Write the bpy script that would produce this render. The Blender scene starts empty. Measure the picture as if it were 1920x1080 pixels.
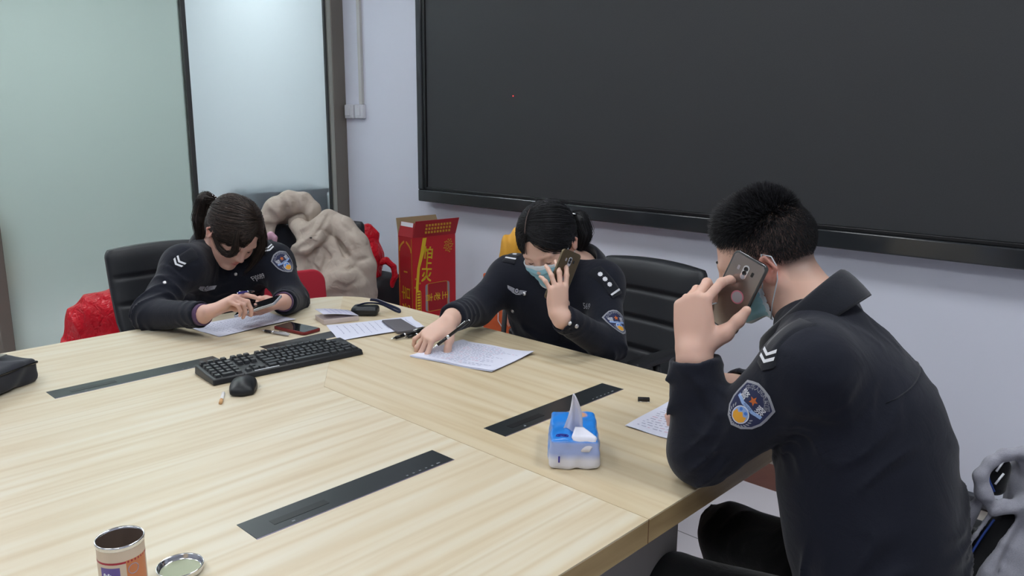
import bpy, bmesh, math, random
import numpy as np
from mathutils import Vector, Matrix
from mathutils.geometry import delaunay_2d_cdt

# ------------------------------------------------------------------ camera
scene = bpy.context.scene
coll = scene.collection
F_PX = 1487.452
YAW, PITCH, ROLL = -0.757446609, 0.208766605, 0.00722732837
CAM_Z = 1.43
def _cam_axes():
    cy, sy, cp, sp = math.cos(YAW), math.sin(YAW), math.cos(PITCH), math.sin(PITCH)
    fwd = np.array([sy*cp, cy*cp, -sp]); right = np.array([cy, -sy, 0.0]); up = np.cross(right, fwd)
    cr, sr = math.cos(ROLL), math.sin(ROLL)
    return cr*right + sr*up, -sr*right + cr*up, fwd
C_R, C_U, C_F = _cam_axes()
cam_data = bpy.data.cameras.new('camera')
cam_data.sensor_width = 36.0
cam_data.lens = F_PX * 36.0 / 1920.0
cam_data.clip_start = 0.02
cam = bpy.data.objects.new('camera', cam_data)
coll.objects.link(cam)
cam.matrix_world = Matrix(((C_R[0], C_U[0], -C_F[0], 0.0), (C_R[1], C_U[1], -C_F[1], 0.0),
                           (C_R[2], C_U[2], -C_F[2], CAM_Z), (0, 0, 0, 1)))
scene.camera = cam

# ------------------------------------------------------------------ world, exposure
world = bpy.data.worlds.new('world'); scene.world = world
world.use_nodes = True
world.node_tree.nodes['Background'].inputs[0].default_value = (0.75, 0.85, 1.0, 1)
world.node_tree.nodes['Background'].inputs[1].default_value = 0.3
scene.view_settings.view_transform = 'Standard'
scene.view_settings.look = 'None'
scene.view_settings.gamma = 1.0
scene.view_settings.use_curve_mapping = False
scene.view_settings.exposure = 1.3

# large area lights: none; the room is lit by its ceiling light panels (positions x, y, sizes, strength)
CEILING_Z = 2.75
CEILING_PANELS = [(-3.2, 1.65, 5.6), (-1.6, 1.65, 5.8), (0.2, 1.65, 9.0),
                  (-3.2, -0.6, 5.0), (-1.6, -0.6, 6.0), (0.2, -0.6, 9.0)]
CORRIDOR_LIGHT = 8.5
ROOM_COOL = (0.93, 0.97, 1.0)

# ------------------------------------------------------------------ measuring helpers (photo direction -> point at a known plane)
def _dir(x, y):
    return C_R*(x-960)/F_PX - C_U*(y-540)/F_PX + C_F
O = np.array([0.0, 0.0, CAM_Z])
def atD(x, y, D): return O + _dir(x, y)*D
def atZ(x, y, z=0.75):
    d = _dir(x, y); return O + d*((z-CAM_Z)/d[2])
def atX(x, y, X):
    d = _dir(x, y); return O + d*(X/d[0])
def atY(x, y, Y):
    d = _dir(x, y); return O + d*(Y/d[1])
# ------------------------------------------------------------------ object helpers
PI = math.pi
def V(*a): return np.array(a, float)
def nrm(v):
    v = np.array(v, float); return v/np.linalg.norm(v)
def link(name, me, m=None, parent=None):
    o = bpy.data.objects.new(name, me); coll.objects.link(o)
    if m is not None:
        for mm in (m if isinstance(m, (list, tuple)) else [m]): o.data.materials.append(mm)
    if parent is not None: o.parent = parent
    return o
def tag(o, label=None, cat=None, group=None, kind=None):
    if label: o['label'] = label
    if cat: o['category'] = cat
    if group: o['group'] = group
    if kind: o['kind'] = kind
    return o
def thing(name, label, cat, group=None):
    o = bpy.data.objects.new(name, None); coll.objects.link(o)
    o.empty_display_size = 0.05
    return tag(o, label, cat, group)
def place(o, loc, rz=0.0):
    o.location = tuple(float(v) for v in loc); o.rotation_euler = (0, 0, rz); return o
def me_from(vs, fs, name='m', smooth=False, mats=None):
    me = bpy.data.meshes.new(name)
    me.from_pydata([tuple(map(float, v)) for v in vs], [], [tuple(int(i) for i in f) for f in fs])
    me.update()
    if smooth:
        me.polygons.foreach_set('use_smooth', [True]*len(me.polygons))
    if mats is not None: me.polygons.foreach_set('material_index', mats)
    return me
class MB:
    """collects shapes of one part into one mesh"""
    def __init__(s): s.v = []; s.f = []; s.mi = []; s.sm = []
    def add(s, vs, fs, mi=0, sm=False):
        o = len(s.v); s.v += [tuple(map(float, v)) for v in vs]
        s.f += [tuple(int(i)+o for i in f) for f in fs]; s.mi += [mi]*len(fs); s.sm += [sm]*len(fs)
        return s
    def box(s, c, h, rz=0.0, mi=0, M=None):
        c = np.array(c, float)
        R = np.array([[math.cos(rz), -math.sin(rz), 0], [math.sin(rz), math.cos(rz), 0], [0, 0, 1.0]]) if M is None else M
        vs = [c + R @ (np.array([sx, sy, sz])*np.array(h)) for sx in (-1, 1) for sy in (-1, 1) for sz in (-1, 1)]
        return s.add(vs, [(0,1,3,2),(4,6,7,5),(0,4,5,1),(2,3,7,6),(0,2,6,4),(1,5,7,3)], mi)
    def tube(s, pts, rad, n=10, mi=0, caps=True, flat=None):
        pts = [np.array(p, float) for p in pts]; N = len(pts)
        rs = rad if isinstance(rad, (list, tuple, np.ndarray)) else [rad]*N
        T = [nrm(pts[min(i+1, N-1)] - pts[max(i-1, 0)]) for i in range(N)]
        a = V(0, 0, 1) if abs(T[0][2]) < 0.9 else V(1, 0, 0)
        U = nrm(np.cross(T[0], a)); vs = []
        for i in range(N):
            U = nrm(U - T[i]*(U @ T[i])); W = np.cross(T[i], U)
            fl = 1.0 if flat is None else flat
            for j in range(n):
                t = 2*PI*j/n; vs.append(pts[i] + (U*math.cos(t) + W*math.sin(t)*fl)*rs[i])
        fs = [(i*n+j, i*n+(j+1) % n, (i+1)*n+(j+1) % n, (i+1)*n+j) for i in range(N-1) for j in range(n)]
        if caps: fs += [tuple(range(n))[::-1], tuple((N-1)*n+j for j in range(n))]
        return s.add(vs, fs, mi, True)
    def lathe(s, prof, c=(0, 0, 0), n=32, mi=0, ax=None):
        c = np.array(c, float)
        vs = []
        for r, z in prof:
            for j in range(n):
                t = 2*PI*j/n; p = V(r*math.cos(t), r*math.sin(t), z)
                vs.append(c + (p if ax is None else ax @ p))
        N = len(prof)
        fs = [(i*n+j, i*n+(j+1) % n, (i+1)*n+(j+1) % n, (i+1)*n+j) for i in range(N-1) for j in range(n)]
        return s.add(vs, fs, mi, True)
    def prism(s, pts, z0, z1, mi=0, X=None):
        n = len(pts); vs = [V(x, y, z0) for x, y in pts] + [V(x, y, z1) for x, y in pts]
        if X is not None: vs = [X(v) for v in vs]
        fs = [tuple(range(n))[::-1], tuple(range(n, 2*n))] + [(i, (i+1) % n, n+(i+1) % n, n+i) for i in range(n)]
        return s.add(vs, fs, mi)
    def build(s, name, m=None, parent=None, bevel=0.0, seg=2, smooth=False, subsurf=0):
        me = bpy.data.meshes.new(name); me.from_pydata(s.v, [], s.f)
        me.polygons.foreach_set('material_index', s.mi)
        me.polygons.foreach_set('use_smooth', [True if smooth else x for x in s.sm]); me.update()
        bm = bmesh.new(); bm.from_mesh(me); bmesh.ops.recalc_face_normals(bm, faces=bm.faces)
        if bevel > 0:
            ed = [e for e in bm.edges if len(e.link_faces) == 2 and e.calc_face_angle(0) > 0.6]
            if ed:
                r = bmesh.ops.bevel(bm, geom=ed, offset=bevel, segments=seg, affect='EDGES', profile=0.5, clamp_overlap=True)
                for f in r['faces']: f.smooth = True
        bm.to_mesh(me); bm.free()
        o = link(name, me, m, parent)
        if subsurf:
            md = o.modifiers.new('sub', 'SUBSURF'); md.levels = subsurf; md.render_levels = subsurf
        return o
def recenter(o):
    """moves a one-mesh thing's origin to the middle of its base"""
    n = len(o.data.vertices); a = np.empty(n*3); o.data.vertices.foreach_get('co', a); a = a.reshape(-1, 3)
    c = V((a[:, 0].min()+a[:, 0].max())/2, (a[:, 1].min()+a[:, 1].max())/2, a[:, 2].min())
    o.data.vertices.foreach_set('co', (a-c).ravel()); o.data.update()
    o.location = tuple(c); return o

# ------------------------------------------------------------------ materials
def mat(name, col, rough=0.6, metal=0.0, spec=0.5, bump=None, var=None, emis=None, trans=0.0, ior=1.45, alpha=1.0, sss=0.0, sheen=0.0, coat=0.0):
    m = bpy.data.materials.new(name); m.use_nodes = True
    nt = m.node_tree; b = nt.nodes['Principled BSDF']
    b.inputs['Base Color'].default_value = (*col, 1)
    b.inputs['Roughness'].default_value = rough; b.inputs['Metallic'].default_value = metal
    b.inputs['Specular IOR Level'].default_value = spec
    b.inputs['Transmission Weight'].default_value = trans; b.inputs['IOR'].default_value = ior
    b.inputs['Alpha'].default_value = alpha
    if coat: b.inputs['Coat Weight'].default_value = coat; b.inputs['Coat Roughness'].default_value = 0.1
    if sheen: b.inputs['Sheen Weight'].default_value = sheen; b.inputs['Sheen Roughness'].default_value = 0.5
    if sss:
        b.inputs['Subsurface Weight'].default_value = sss; b.inputs['Subsurface Radius'].default_value = (0.012, 0.005, 0.003)
        b.inputs['Subsurface Scale'].default_value = 1.0
    if emis: b.inputs['Emission Color'].default_value = (*emis[0], 1); b.inputs['Emission Strength'].default_value = emis[1]
    tc = nt.nodes.new('ShaderNodeTexCoord')
    if bump:
        sc, st, dist = bump[:3]
        n = nt.nodes.new('ShaderNodeTexNoise'); n.inputs['Scale'].default_value = sc; n.inputs['Detail'].default_value = 4
        bp = nt.nodes.new('ShaderNodeBump'); bp.inputs['Strength'].default_value = st; bp.inputs['Distance'].default_value = dist
        nt.links.new(tc.outputs['Object'], n.inputs['Vector']); nt.links.new(n.outputs['Fac'], bp.inputs['Height'])
        nt.links.new(bp.outputs['Normal'], b.inputs['Normal'])
    if var:
        sc, amt = var
        n = nt.nodes.new('ShaderNodeTexNoise'); n.inputs['Scale'].default_value = sc; n.inputs['Detail'].default_value = 5
        mx = nt.nodes.new('ShaderNodeMix'); mx.data_type = 'RGBA'
        mx.inputs[6].default_value = (*[c*(1-amt) for c in col], 1); mx.inputs[7].default_value = (*[min(1, c*(1+amt)) for c in col], 1)
        nt.links.new(tc.outputs['Object'], n.inputs['Vector']); nt.links.new(n.outputs['Fac'], mx.inputs[0])
        nt.links.new(mx.outputs[2], b.inputs['Base Color'])
    return m
def srgb(r, g, b):
    f = lambda c: (c/255/12.92) if c/255 <= 0.04045 else ((c/255+0.055)/1.055)**2.4
    return (f(r), f(g), f(b))

def wood_mat(name, along_x, base=(213, 200, 174), dark=(204, 187, 157), light=(217, 208, 187), off=0.0):
    m = bpy.data.materials.new(name); m.use_nodes = True; nt = m.node_tree; b = nt.nodes['Principled BSDF']
    N = nt.nodes.new; L = nt.links.new
    tc = N('ShaderNodeTexCoord'); mp = N('ShaderNodeMapping')
    mp.inputs['Rotation'].default_value = (0, 0, PI/2 if along_x else 0)
    mp.inputs['Location'].default_value = (off, off*0.7, 0)
    L(tc.outputs['Object'], mp.inputs['Vector'])
    # grain runs along Y of the mapped space
    s1 = N('ShaderNodeMapping'); s1.inputs['Scale'].default_value = (1.0, 0.10, 1.0); L(mp.outputs[0], s1.inputs['Vector'])
    wob = N('ShaderNodeTexNoise'); wob.inputs['Scale'].default_value = 4.0; wob.inputs['Detail'].default_value = 3; L(s1.outputs[0], wob.inputs['Vector'])
    n1 = N('ShaderNodeTexNoise'); n1.inputs['Scale'].default_value = 17; n1.inputs['Detail'].default_value = 5; n1.inputs['Distortion'].default_value = .9; L(s1.outputs[0], n1.inputs['Vector'])
    wv = N('ShaderNodeTexWave'); wv.inputs['Scale'].default_value = 6.5; wv.inputs['Distortion'].default_value = 9.0; wv.inputs['Detail'].default_value = 3; wv.inputs['Detail Scale'].default_value = 0.8
    s3 = N('ShaderNodeMapping'); s3.inputs['Scale'].default_value = (1.4, 0.10, 1.0); L(mp.outputs[0], s3.inputs['Vector']); L(s3.outputs[0], wv.inputs['Vector'])
    s2 = N('ShaderNodeMapping'); s2.inputs['Scale'].default_value = (1.0, 0.04, 1.0); L(mp.outputs[0], s2.inputs['Vector'])
    n2 = N('ShaderNodeTexNoise'); n2.inputs['Scale'].default_value = 90; n2.inputs['Detail'].default_value = 4; L(s2.outputs[0], n2.inputs['Vector'])
    r1 = N('ShaderNodeValToRGB'); r1.color_ramp.elements[0].position = 0.3; r1.color_ramp.elements[1].position = 0.72
    r1.color_ramp.elements[0].color = (*srgb(*dark), 1); r1.color_ramp.elements[1].color = (*srgb(*light), 1)
    e = r1.color_ramp.elements.new(0.5); e.color = (*srgb(*base), 1)
    a1 = N('ShaderNodeMath'); a1.operation = 'MULTIPLY_ADD'; a1.inputs[1].default_value = 0.10
    L(wv.outputs['Fac'], a1.inputs[0]); L(n1.outputs['Fac'], a1.inputs[2])
    a2 = N('ShaderNodeMath'); a2.operation = 'MULTIPLY_ADD'; a2.inputs[1].default_value = 0.16
    L(n2.outputs['Fac'], a2.inputs[0]); L(a1.outputs[0], a2.inputs[2])
    a3 = N('ShaderNodeMath'); a3.operation = 'SUBTRACT'; a3.inputs[1].default_value = 0.09; L(a2.outputs[0], a3.inputs[0])
    L(a3.outputs[0], r1.inputs['Fac'])
    w2 = N('ShaderNodeTexWave'); w2.inputs['Scale'].default_value = 4.5; w2.inputs['Distortion'].default_value = 22.0; w2.inputs['Detail'].default_value = 2; w2.inputs['Detail Scale'].default_value = .6
    s4 = N('ShaderNodeMapping'); s4.inputs['Scale'].default_value = (1.3, 0.07, 1.0); L(mp.outputs[0], s4.inputs['Vector']); L(s4.outputs[0], w2.inputs['Vector'])
    pw = N('ShaderNodeMath'); pw.operation = 'POWER'; pw.inputs[1].default_value = 6.0; L(w2.outputs['Fac'], pw.inputs[0])
    gt = N('ShaderNodeMath'); gt.operation = 'MULTIPLY'; L(pw.outputs[0], gt.inputs[0]); L(n1.outputs['Fac'], gt.inputs[1])
    lm = N('ShaderNodeMix'); lm.data_type = 'RGBA'; lm.blend_type = 'MULTIPLY'; lm.inputs[7].default_value = (.86, .78, .66, 1)
    L(gt.outputs[0], lm.inputs[0]); L(r1.outputs['Color'], lm.inputs[6]); L(lm.outputs[2], b.inputs['Base Color'])
    b.inputs['Roughness'].default_value = 0.36; b.inputs['Specular IOR Level'].default_value = 0.42
    return m

def glass_mat(name, col, rough, trans_col_mix=1.0):
    m = mat(name, col, rough, trans=1.0, ior=1.2)
    return m

# ------------------------------------------------------------------ smooth solid modelling (signed distance field -> mesh)
def frame_from(fwd, up):
    f = nrm(fwd); l = nrm(np.cross(up, f)); u = np.cross(f, l)
    return np.stack([f, l, u], 1)      # columns: forward, left, up
class SDF:
    def __init__(s): s.p = []; s.disp = None; s.dmax = 0.0
    def _add(s, kind, op, k, c, r, *a): s.p.append((kind, op, k, np.array(c, float), r, a)); return s
    def cone(s, a, b, ra, rb, k=0.02, op='u'):
        a = np.array(a, float); b = np.array(b, float)
        return s._add('c', op, k, (a+b)/2, np.linalg.norm(b-a)/2+max(ra, rb), a, b, ra, rb)
    def ell(s, c, r, R=None, k=0.02, op='u'):
        return s._add('e', op, k, c, max(r), np.array(c, float), np.array(r, float), np.eye(3) if R is None else np.array(R, float))
    def box(s, c, h, R=None, rd=0.01, k=0.02, op='u'):
        return s._add('b', op, k, c, float(np.linalg.norm(h)), np.array(c, float), np.array(h, float), np.eye(3) if R is None else np.array(R, float), rd)
    def plane(s, c, n, k=0.005):            # keeps what lies behind the plane
        return s._add('p', 'i', k, c, 1e9, np.array(c, float), nrm(n))
    def disc(s, c, n, R, k=0.003):          # cuts off what lies in front of a plane, only within radius R of c
        return s._add('d', 's', k, c, R, np.array(c, float), nrm(n), R)
    def path(s, pts, rs, k=0.02, op='u'):
        for i in range(len(pts)-1): s.cone(pts[i], pts[i+1], rs[i], rs[i+1], k, op)
        return s
    @staticmethod
    def _prim(kind, a, P):
        if kind == 'c':
            A, B, ra, rb = a; ba = B-A; pa = P-A
            t = np.clip(pa @ ba/(ba @ ba+1e-12), 0, 1)
            return np.linalg.norm(pa - t[:, None]*ba, axis=1) - (ra+(rb-ra)*t)
        if kind == 'e':
            q = (P-a[0]) @ a[2]; k0 = np.linalg.norm(q/a[1], axis=1); k1 = np.linalg.norm(q/(a[1]**2), axis=1)
            return k0*(k0-1)/np.maximum(k1, 1e-9)
        if kind == 'b':
            q = np.abs((P-a[0]) @ a[2]) - a[1] + a[3]
            return np.linalg.norm(np.maximum(q, 0), axis=1) + np.minimum(q.max(1), 0) - a[3]
        if kind == 'p': return (P-a[0]) @ a[1]
        if kind == 'd':
            d = P-a[0]; h = d @ a[1]; return np.maximum(-h, np.linalg.norm(d, axis=1)-a[2])
    def ev(s, P, prims=None, disp=True):
        d = np.full(len(P), 1e3)
        for kind, op, k, c, r, a in (s.p if prims is None else prims):
            q = s._prim(kind, a, P)
            if op == 'u':
                h = np.maximum(k-np.abs(d-q), 0)/k; d = np.minimum(d, q) - h*h*k/4
            else:
                if op == 's': q = -q
                h = np.maximum(k-np.abs(d-q), 0)/k; d = np.maximum(d, q) + h*h*k/4
        if disp and s.disp is not None: d = d + s.disp(P)
        return d
    def cull(s, c, R):
        out = []
        for p in s.p:
            if p[0] == 'p' or np.linalg.norm(c-p[3]) - p[4] < R + p[2] + 0.01 + s.dmax: out.append(p)
        return out
    def mesh(s, vox, smooth=2, N=22):
        uni = [p for p in s.p if p[1] == 'u']
        lo = np.min([p[3]-p[4] for p in uni], 0) - 0.02; hi = np.max([p[3]+p[4] for p in uni], 0) + 0.02
        nb = np.ceil((hi-lo)/(N*vox)).astype(int)
        lat = np.arange(-1, N+1); G = np.stack(np.meshgrid(lat, lat, lat, indexing='ij'), -1)
        Gf = G.reshape(-1, 3).astype(float); n = N+2
        VK = []; VP = []; Q = []
        BR = N*vox*0.5*1.7321 + 2*vox
        corners = [(0,0,0),(1,0,0),(0,1,0),(1,1,0),(0,0,1),(1,0,1),(0,1,1),(1,1,1)]
        edges = [(0,1),(2,3),(4,5),(6,7),(0,2),(1,3),(4,6),(5,7),(0,4),(1,5),(2,6),(3,7)]
        big = np.array([1 << 42, 1 << 21, 1])
        for bi in np.ndindex(*nb):
            off = np.array(bi)*N; cen = lo + (off + N/2)*vox
            pr = s.cull(cen, BR)
            if not any(p[1] == 'u' for p in pr): continue
            dc = s.ev(cen[None], pr, False)[0]
            if abs(dc) > BR*1.25 + s.dmax + 0.01: continue
            D = s.ev(lo + (Gf+off)*vox, pr).reshape(n, n, n)
            if D.min() > 0 or D.max() < 0: continue
            S = D < 0
            cs = [D[c[0]:n-1+c[0], c[1]:n-1+c[1], c[2]:n-1+c[2]] for c in corners]
            ss = np.stack([c < 0 for c in cs]); act = ss.any(0) & ~ss.all(0)
            ci = np.argwhere(act)
            cv = np.stack([c[act] for c in cs])
            acc = np.zeros((len(ci), 3)); cnt = np.zeros(len(ci))
            for e0, e1 in edges:
                a_, b_ = cv[e0], cv[e1]; x = (a_ < 0) != (b_ < 0)
                t = np.where(x, a_/np.where(x, a_-b_, 1), 0)
                c0 = np.array(corners[e0], float); c1 = np.array(corners[e1], float)
                acc += np.where(x[:, None], c0 + t[:, None]*(c1-c0), 0); cnt += x
            pos = lo + (ci - 1 + off + acc/cnt[:, None])*vox
            VK.append(((ci-1+off+4) @ big)); VP.append(pos)
            for ax in range(3):
                sl = [slice(1, N+1)]*3; sl2 = list(sl); sl2[ax] = slice(2, N+2)
                A_, B_ = S[tuple(sl)], S[tuple(sl2)]; cr = np.argwhere(A_ != B_)
                if len(cr) == 0: continue
                inn = A_[tuple(cr.T)]
                u, v = [(1, 2), (2, 0), (0, 1)][ax]
                base = cr + off
                eu = np.zeros(3, int); eu[u] = 1; ev_ = np.zeros(3, int); ev_[v] = 1
                q = np.stack([(base-eu-ev_+4) @ big, (base-ev_+4) @ big, (base+4) @ big, (base-eu+4) @ big], 1)
                q[~inn] = q[~inn][:, ::-1]
                Q.append(q)
        VK = np.concatenate(VK); VP = np.concatenate(VP); Q = np.concatenate(Q)
        uk, idx = np.unique(VK, return_index=True); P = VP[idx]
        F = np.searchsorted(uk, Q)
        for _ in range(smooth):
            acc = np.zeros_like(P); cnt = np.zeros(len(P))
            for a_, b_ in ((0, 1), (1, 2), (2, 3), (3, 0)):
                for x, y in ((a_, b_), (b_, a_)):
                    for k in range(3): acc[:, k] += np.bincount(F[:, x], P[F[:, y], k], len(P))
                    cnt += np.bincount(F[:, x], minlength=len(P))
            P = P*0.45 + acc/np.maximum(cnt, 1)[:, None]*0.55
        return P, F
    def build(s, name, vox, m=None, parent=None, smooth=2, color=None):
        P, F = s.mesh(vox, smooth)
        me = bpy.data.meshes.new(name)
        me.vertices.add(len(P)); me.vertices.foreach_set('co', P.astype(np.float32).ravel())
        me.loops.add(F.size); me.loops.foreach_set('vertex_index', F.astype(np.int32).ravel())
        me.polygons.add(len(F)); me.polygons.foreach_set('loop_start', np.arange(0, F.size, 4, dtype=np.int32))
        me.polygons.foreach_set('use_smooth', np.ones(len(F), bool))
        me.update(); me.validate()
        if color is not None:
            ca = me.color_attributes.new('tone', 'FLOAT_COLOR', 'POINT')
            ca.data.foreach_set('color', color(P).astype(np.float32).ravel())
        return link(name, me, m, parent)
    def project(s, P, direc, start=0.12, off=0.0008, steps=40):
        """moves points along a direction until they lie on the surface"""
        P = np.array(P, float); d = nrm(direc); X = P - d*start; t = np.zeros(len(X))
        for _ in range(steps):
            t += 0.8*(s.ev(X + t[:, None]*d) - off)
            t = np.clip(t, -0.05, start*2)
        return X + t[:, None]*d

def patch2d(outline, holes=(), res=0.004):
    """triangulated flat outline with inner points, so it can be draped"""
    o = [tuple(p) for p in outline]; vs = list(o); ed = [(i, (i+1) % len(o)) for i in range(len(o))]
    for h in holes:
        b = len(vs); vs += [tuple(p) for p in h]; ed += [(b+i, b+(i+1) % len(h)) for i in range(len(h))]
    xs = [p[0] for p in o]; ys = [p[1] for p in o]
    gx = np.arange(min(xs)+res/2, max(xs), res); gy = np.arange(min(ys)+res/2, max(ys), res)
    vs += [(float(x), float(y)) for x in gx for y in gy]
    r = delaunay_2d_cdt([Vector(v) for v in vs], ed, [], 3 if holes else 1, 1e-7)
    V2 = np.array([tuple(v) for v in r[0]]); fs = [f for f in r[2]]
    def inside(p, poly):
        c = False; j = len(poly)-1
        for i in range(len(poly)):
            if (poly[i][1] > p[1]) != (poly[j][1] > p[1]) and p[0] < (poly[j][0]-poly[i][0])*(p[1]-poly[i][1])/(poly[j][1]-poly[i][1])+poly[i][0]: c = not c
            j = i
        return c
    keep = []
    for f in fs:
        c = V2[list(f)].mean(0)
        if inside(c, o) and not any(inside(c, h) for h in holes): keep.append(f)
    return V2, keep
def text2d(txt, size, res=None):
    """flat mesh of writing, centred, in its own x-y plane"""
    cu = bpy.data.curves.new('w', 'FONT'); cu.body = txt; cu.size = size; cu.align_x = 'CENTER'; cu.align_y = 'CENTER'; cu.resolution_u = 2
    ob = bpy.data.objects.new('w', cu); coll.objects.link(ob)
    dg = bpy.context.evaluated_depsgraph_get(); me = bpy.data.meshes.new_from_object(ob.evaluated_get(dg))
    n = len(me.vertices); a = np.zeros(n*3); me.vertices.foreach_get('co', a); a = a.reshape(-1, 3)[:, :2]
    fs = [tuple(p.vertices) for p in me.polygons]
    bpy.data.objects.remove(ob); bpy.data.curves.remove(cu); bpy.data.meshes.remove(me)
    if n: a = a - (a.min(0)+a.max(0))/2
    return a, fs
def ring2(a, b, n=36, t0=0, t1=2*PI, c=(0, 0)):
    return [(c[0]+a*math.cos(t0+(t1-t0)*i/n), c[1]+b*math.sin(t0+(t1-t0)*i/n)) for i in range(n)]
def put_flat(mb, V2, fs, X, mi=0):
    """X maps (x, y) of a flat shape to world"""
    mb.add([X(v) for v in V2], fs, mi)
# ------------------------------------------------------------------ phones
M_PH_SIL = mat('phone_silver_back', srgb(150, 143, 140), 0.22, 0.85)
M_PH_BRZ = mat('phone_bronze_back', srgb(104, 92, 72), 0.32, 0.7)
M_PH_CASE = mat('phone_clear_case', srgb(70, 72, 72), 0.2)
M_PH_DARK = mat('phone_black_glass', (0.008, 0.009, 0.011), 0.07, spec=0.6)
M_PH_SCREENGREY = mat('phone_grey_glass', srgb(88, 84, 86), 0.3)
M_CHROME = mat('chrome', (0.75, 0.76, 0.78), 0.15, 1.0)
M_PINK = mat('pink_sticker', srgb(205, 120, 135), 0.6)
M_STICK = mat('grey_sticker', srgb(170, 165, 170), 0.6)
def rrect(w, h, r, n=6):
    P = []
    for cx, cy, a0 in ((w-r, h-r, 0), (-w+r, h-r, PI/2), (-w+r, -h+r, PI), (w-r, -h+r, 1.5*PI)):
        for i in range(n+1):
            a = a0+PI/2*i/n; P.append((cx+r*math.cos(a), cy+r*math.sin(a)))
    return P
def smartphone(c, w, u, label, style='silver', W=.0745, Hh=.154, th=.0085, cat='phone', group=None):
    """w width axis, u length axis, the normal w x u is the back (or the top) of the phone"""
    t = thing('smartphone', label, cat, group); w, u = nrm(w), nrm(u); n = np.cross(w, u)
    t.matrix_world = Matrix(((w[0], u[0], n[0], c[0]), (w[1], u[1], n[1], c[1]), (w[2], u[2], n[2], c[2]), (0, 0, 0, 1)))
    body_m = {'silver': M_PH_SIL, 'bronze': M_PH_BRZ, 'black': M_PH_CASE, 'red': mat('phone_red_edge', srgb(120, 38, 38), .4), 'pale': mat('phone_pale', srgb(190, 192, 200), .25, .5)}[style]
    P = rrect(W/2, Hh/2, .010); Pi = rrect(W/2-.0035, Hh/2-.0035, .008)
    mb = MB(); mb.prism(P, -th/2, th/2); mb.build('case', M_PH_CASE if style in ('silver', 'black') else body_m, t, bevel=.0022, seg=3)
    if style in ('silver', 'bronze'):
        mb = MB(); mb.prism(Pi, th/2-.0002, th/2+.0006); mb.build('back_panel', body_m, t, bevel=.0003)
        mb = MB(); mb.prism([(x, y+.046) for x, y in rrect(.0065, .0145, .0064)], th/2+.0004, th/2+.0016); cb = mb.build('camera_bump', M_CHROME, t, bevel=.0004)
        for y, r in ((.053, .0045), (.0445, .0045)):
            mb = MB(); mb.lathe([(r, th/2+.0014), (r, th/2+.0021), (r*.8, th/2+.0021), (r*.75, th/2+.0018), (.0001, th/2+.0018)], (0, y, 0), 18); mb.build('lens', M_PH_DARK, cb)
        mb = MB(); mb.lathe([(.0048, th/2+.0014), (.0045, th/2+.002), (.0001, th/2+.0017)], (0, .0365, 0), 18); mb.build('fingerprint_sensor', M_STICK, cb)
        for x in (-.0155, .0155):
            mb = MB(); mb.prism([(px+x, py+.049) for px, py in rrect(.0026, .0045, .0015)], th/2+.0004, th/2+.001); mb.build('flash_window', M_STICK if x < 0 else M_PH_DARK, t)
        if style == 'silver':
            mb = MB(); mb.box((0, Hh/2-.0008, 0), (W/2-.009, .0012, th/2-.001)); mb.build('top_edge', M_CHROME, t, bevel=.0006)
        R = Matrix.Rotation(.5, 3, 'Z')
        mb = MB(); mb.prism([(x*.8+.008, y*.8-.004) for x, y in ring2(.0165, .0165, 28)], th/2+.0005, th/2+.0012); mb.build('round_sticker', M_PINK, t)
        mb = MB(); mb.prism([(x*.8+.008, y*.8-.004) for x, y in ring2(.0135, .0135, 28)], th/2+.0011, th/2+.0016); mb.build('sticker_centre', M_STICK, t)
    else:
        mb = MB(); mb.prism(Pi, th/2-.0002, th/2+.0007); mb.build('screen', M_PH_SCREENGREY if style == 'black' else M_PH_DARK, t, bevel=.0003)
    return t
M_INK = mat('pen_black', (0.012, 0.012, 0.014), .25); M_BLUEP = mat('pen_blue', srgb(50, 50, 140), .3); M_CLEARP = mat('pen_clear', srgb(178, 178, 184), .2, spec=.6)
def pen(a, b, label, style='black', r=.0048, L=None):
    a = np.array(a, float); b = np.array(b, float); d = nrm(b-a); l = np.linalg.norm(b-a)
    if l < .12: a = b - d*.135; l = .135
    t = thing('pen', label, 'pen'); t.location = tuple(a)
    P = lambda x: d*x
    bm_ = {'black': M_INK, 'blue': M_BLUEP, 'clear': M_CLEARP}[style]
    mb = MB(); mb.tube([P(.004), P(.008), P(l*.55)], [r*.8, r, r], 12); mb.build('barrel', bm_, t)
    mb = MB(); mb.tube([P(0), P(.004)], [r*.5, r*.6], 10); mb.build('push_button', M_CHROME, t)
    mb = MB(); mb.tube([P(l*.55), P(l*.62)], [r*1.08, r*1.08], 12); mb.build('ring', M_CHROME, t)
    mb = MB(); mb.tube([P(l*.62), P(l*.86)], [r, r*.95], 12); mb.build('grip', M_INK, t)
    mb = MB(); mb.tube([P(l*.86), P(l*.97), P(l)], [r*.85, r*.3, r*.12], 10); mb.build('tip', M_CHROME, t)
    n = nrm(np.cross(d, V(.3, .1, 1))); n = np.cross(n, d)
    if n[2] < 0: n = -n
    mb = MB(); mb.tube([P(.012)+n*r*.9, P(.013)+n*r*1.5, P(.045)+n*r*1.3], .0011, 6); mb.build('clip', M_CHROME, t)
    return t
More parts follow.
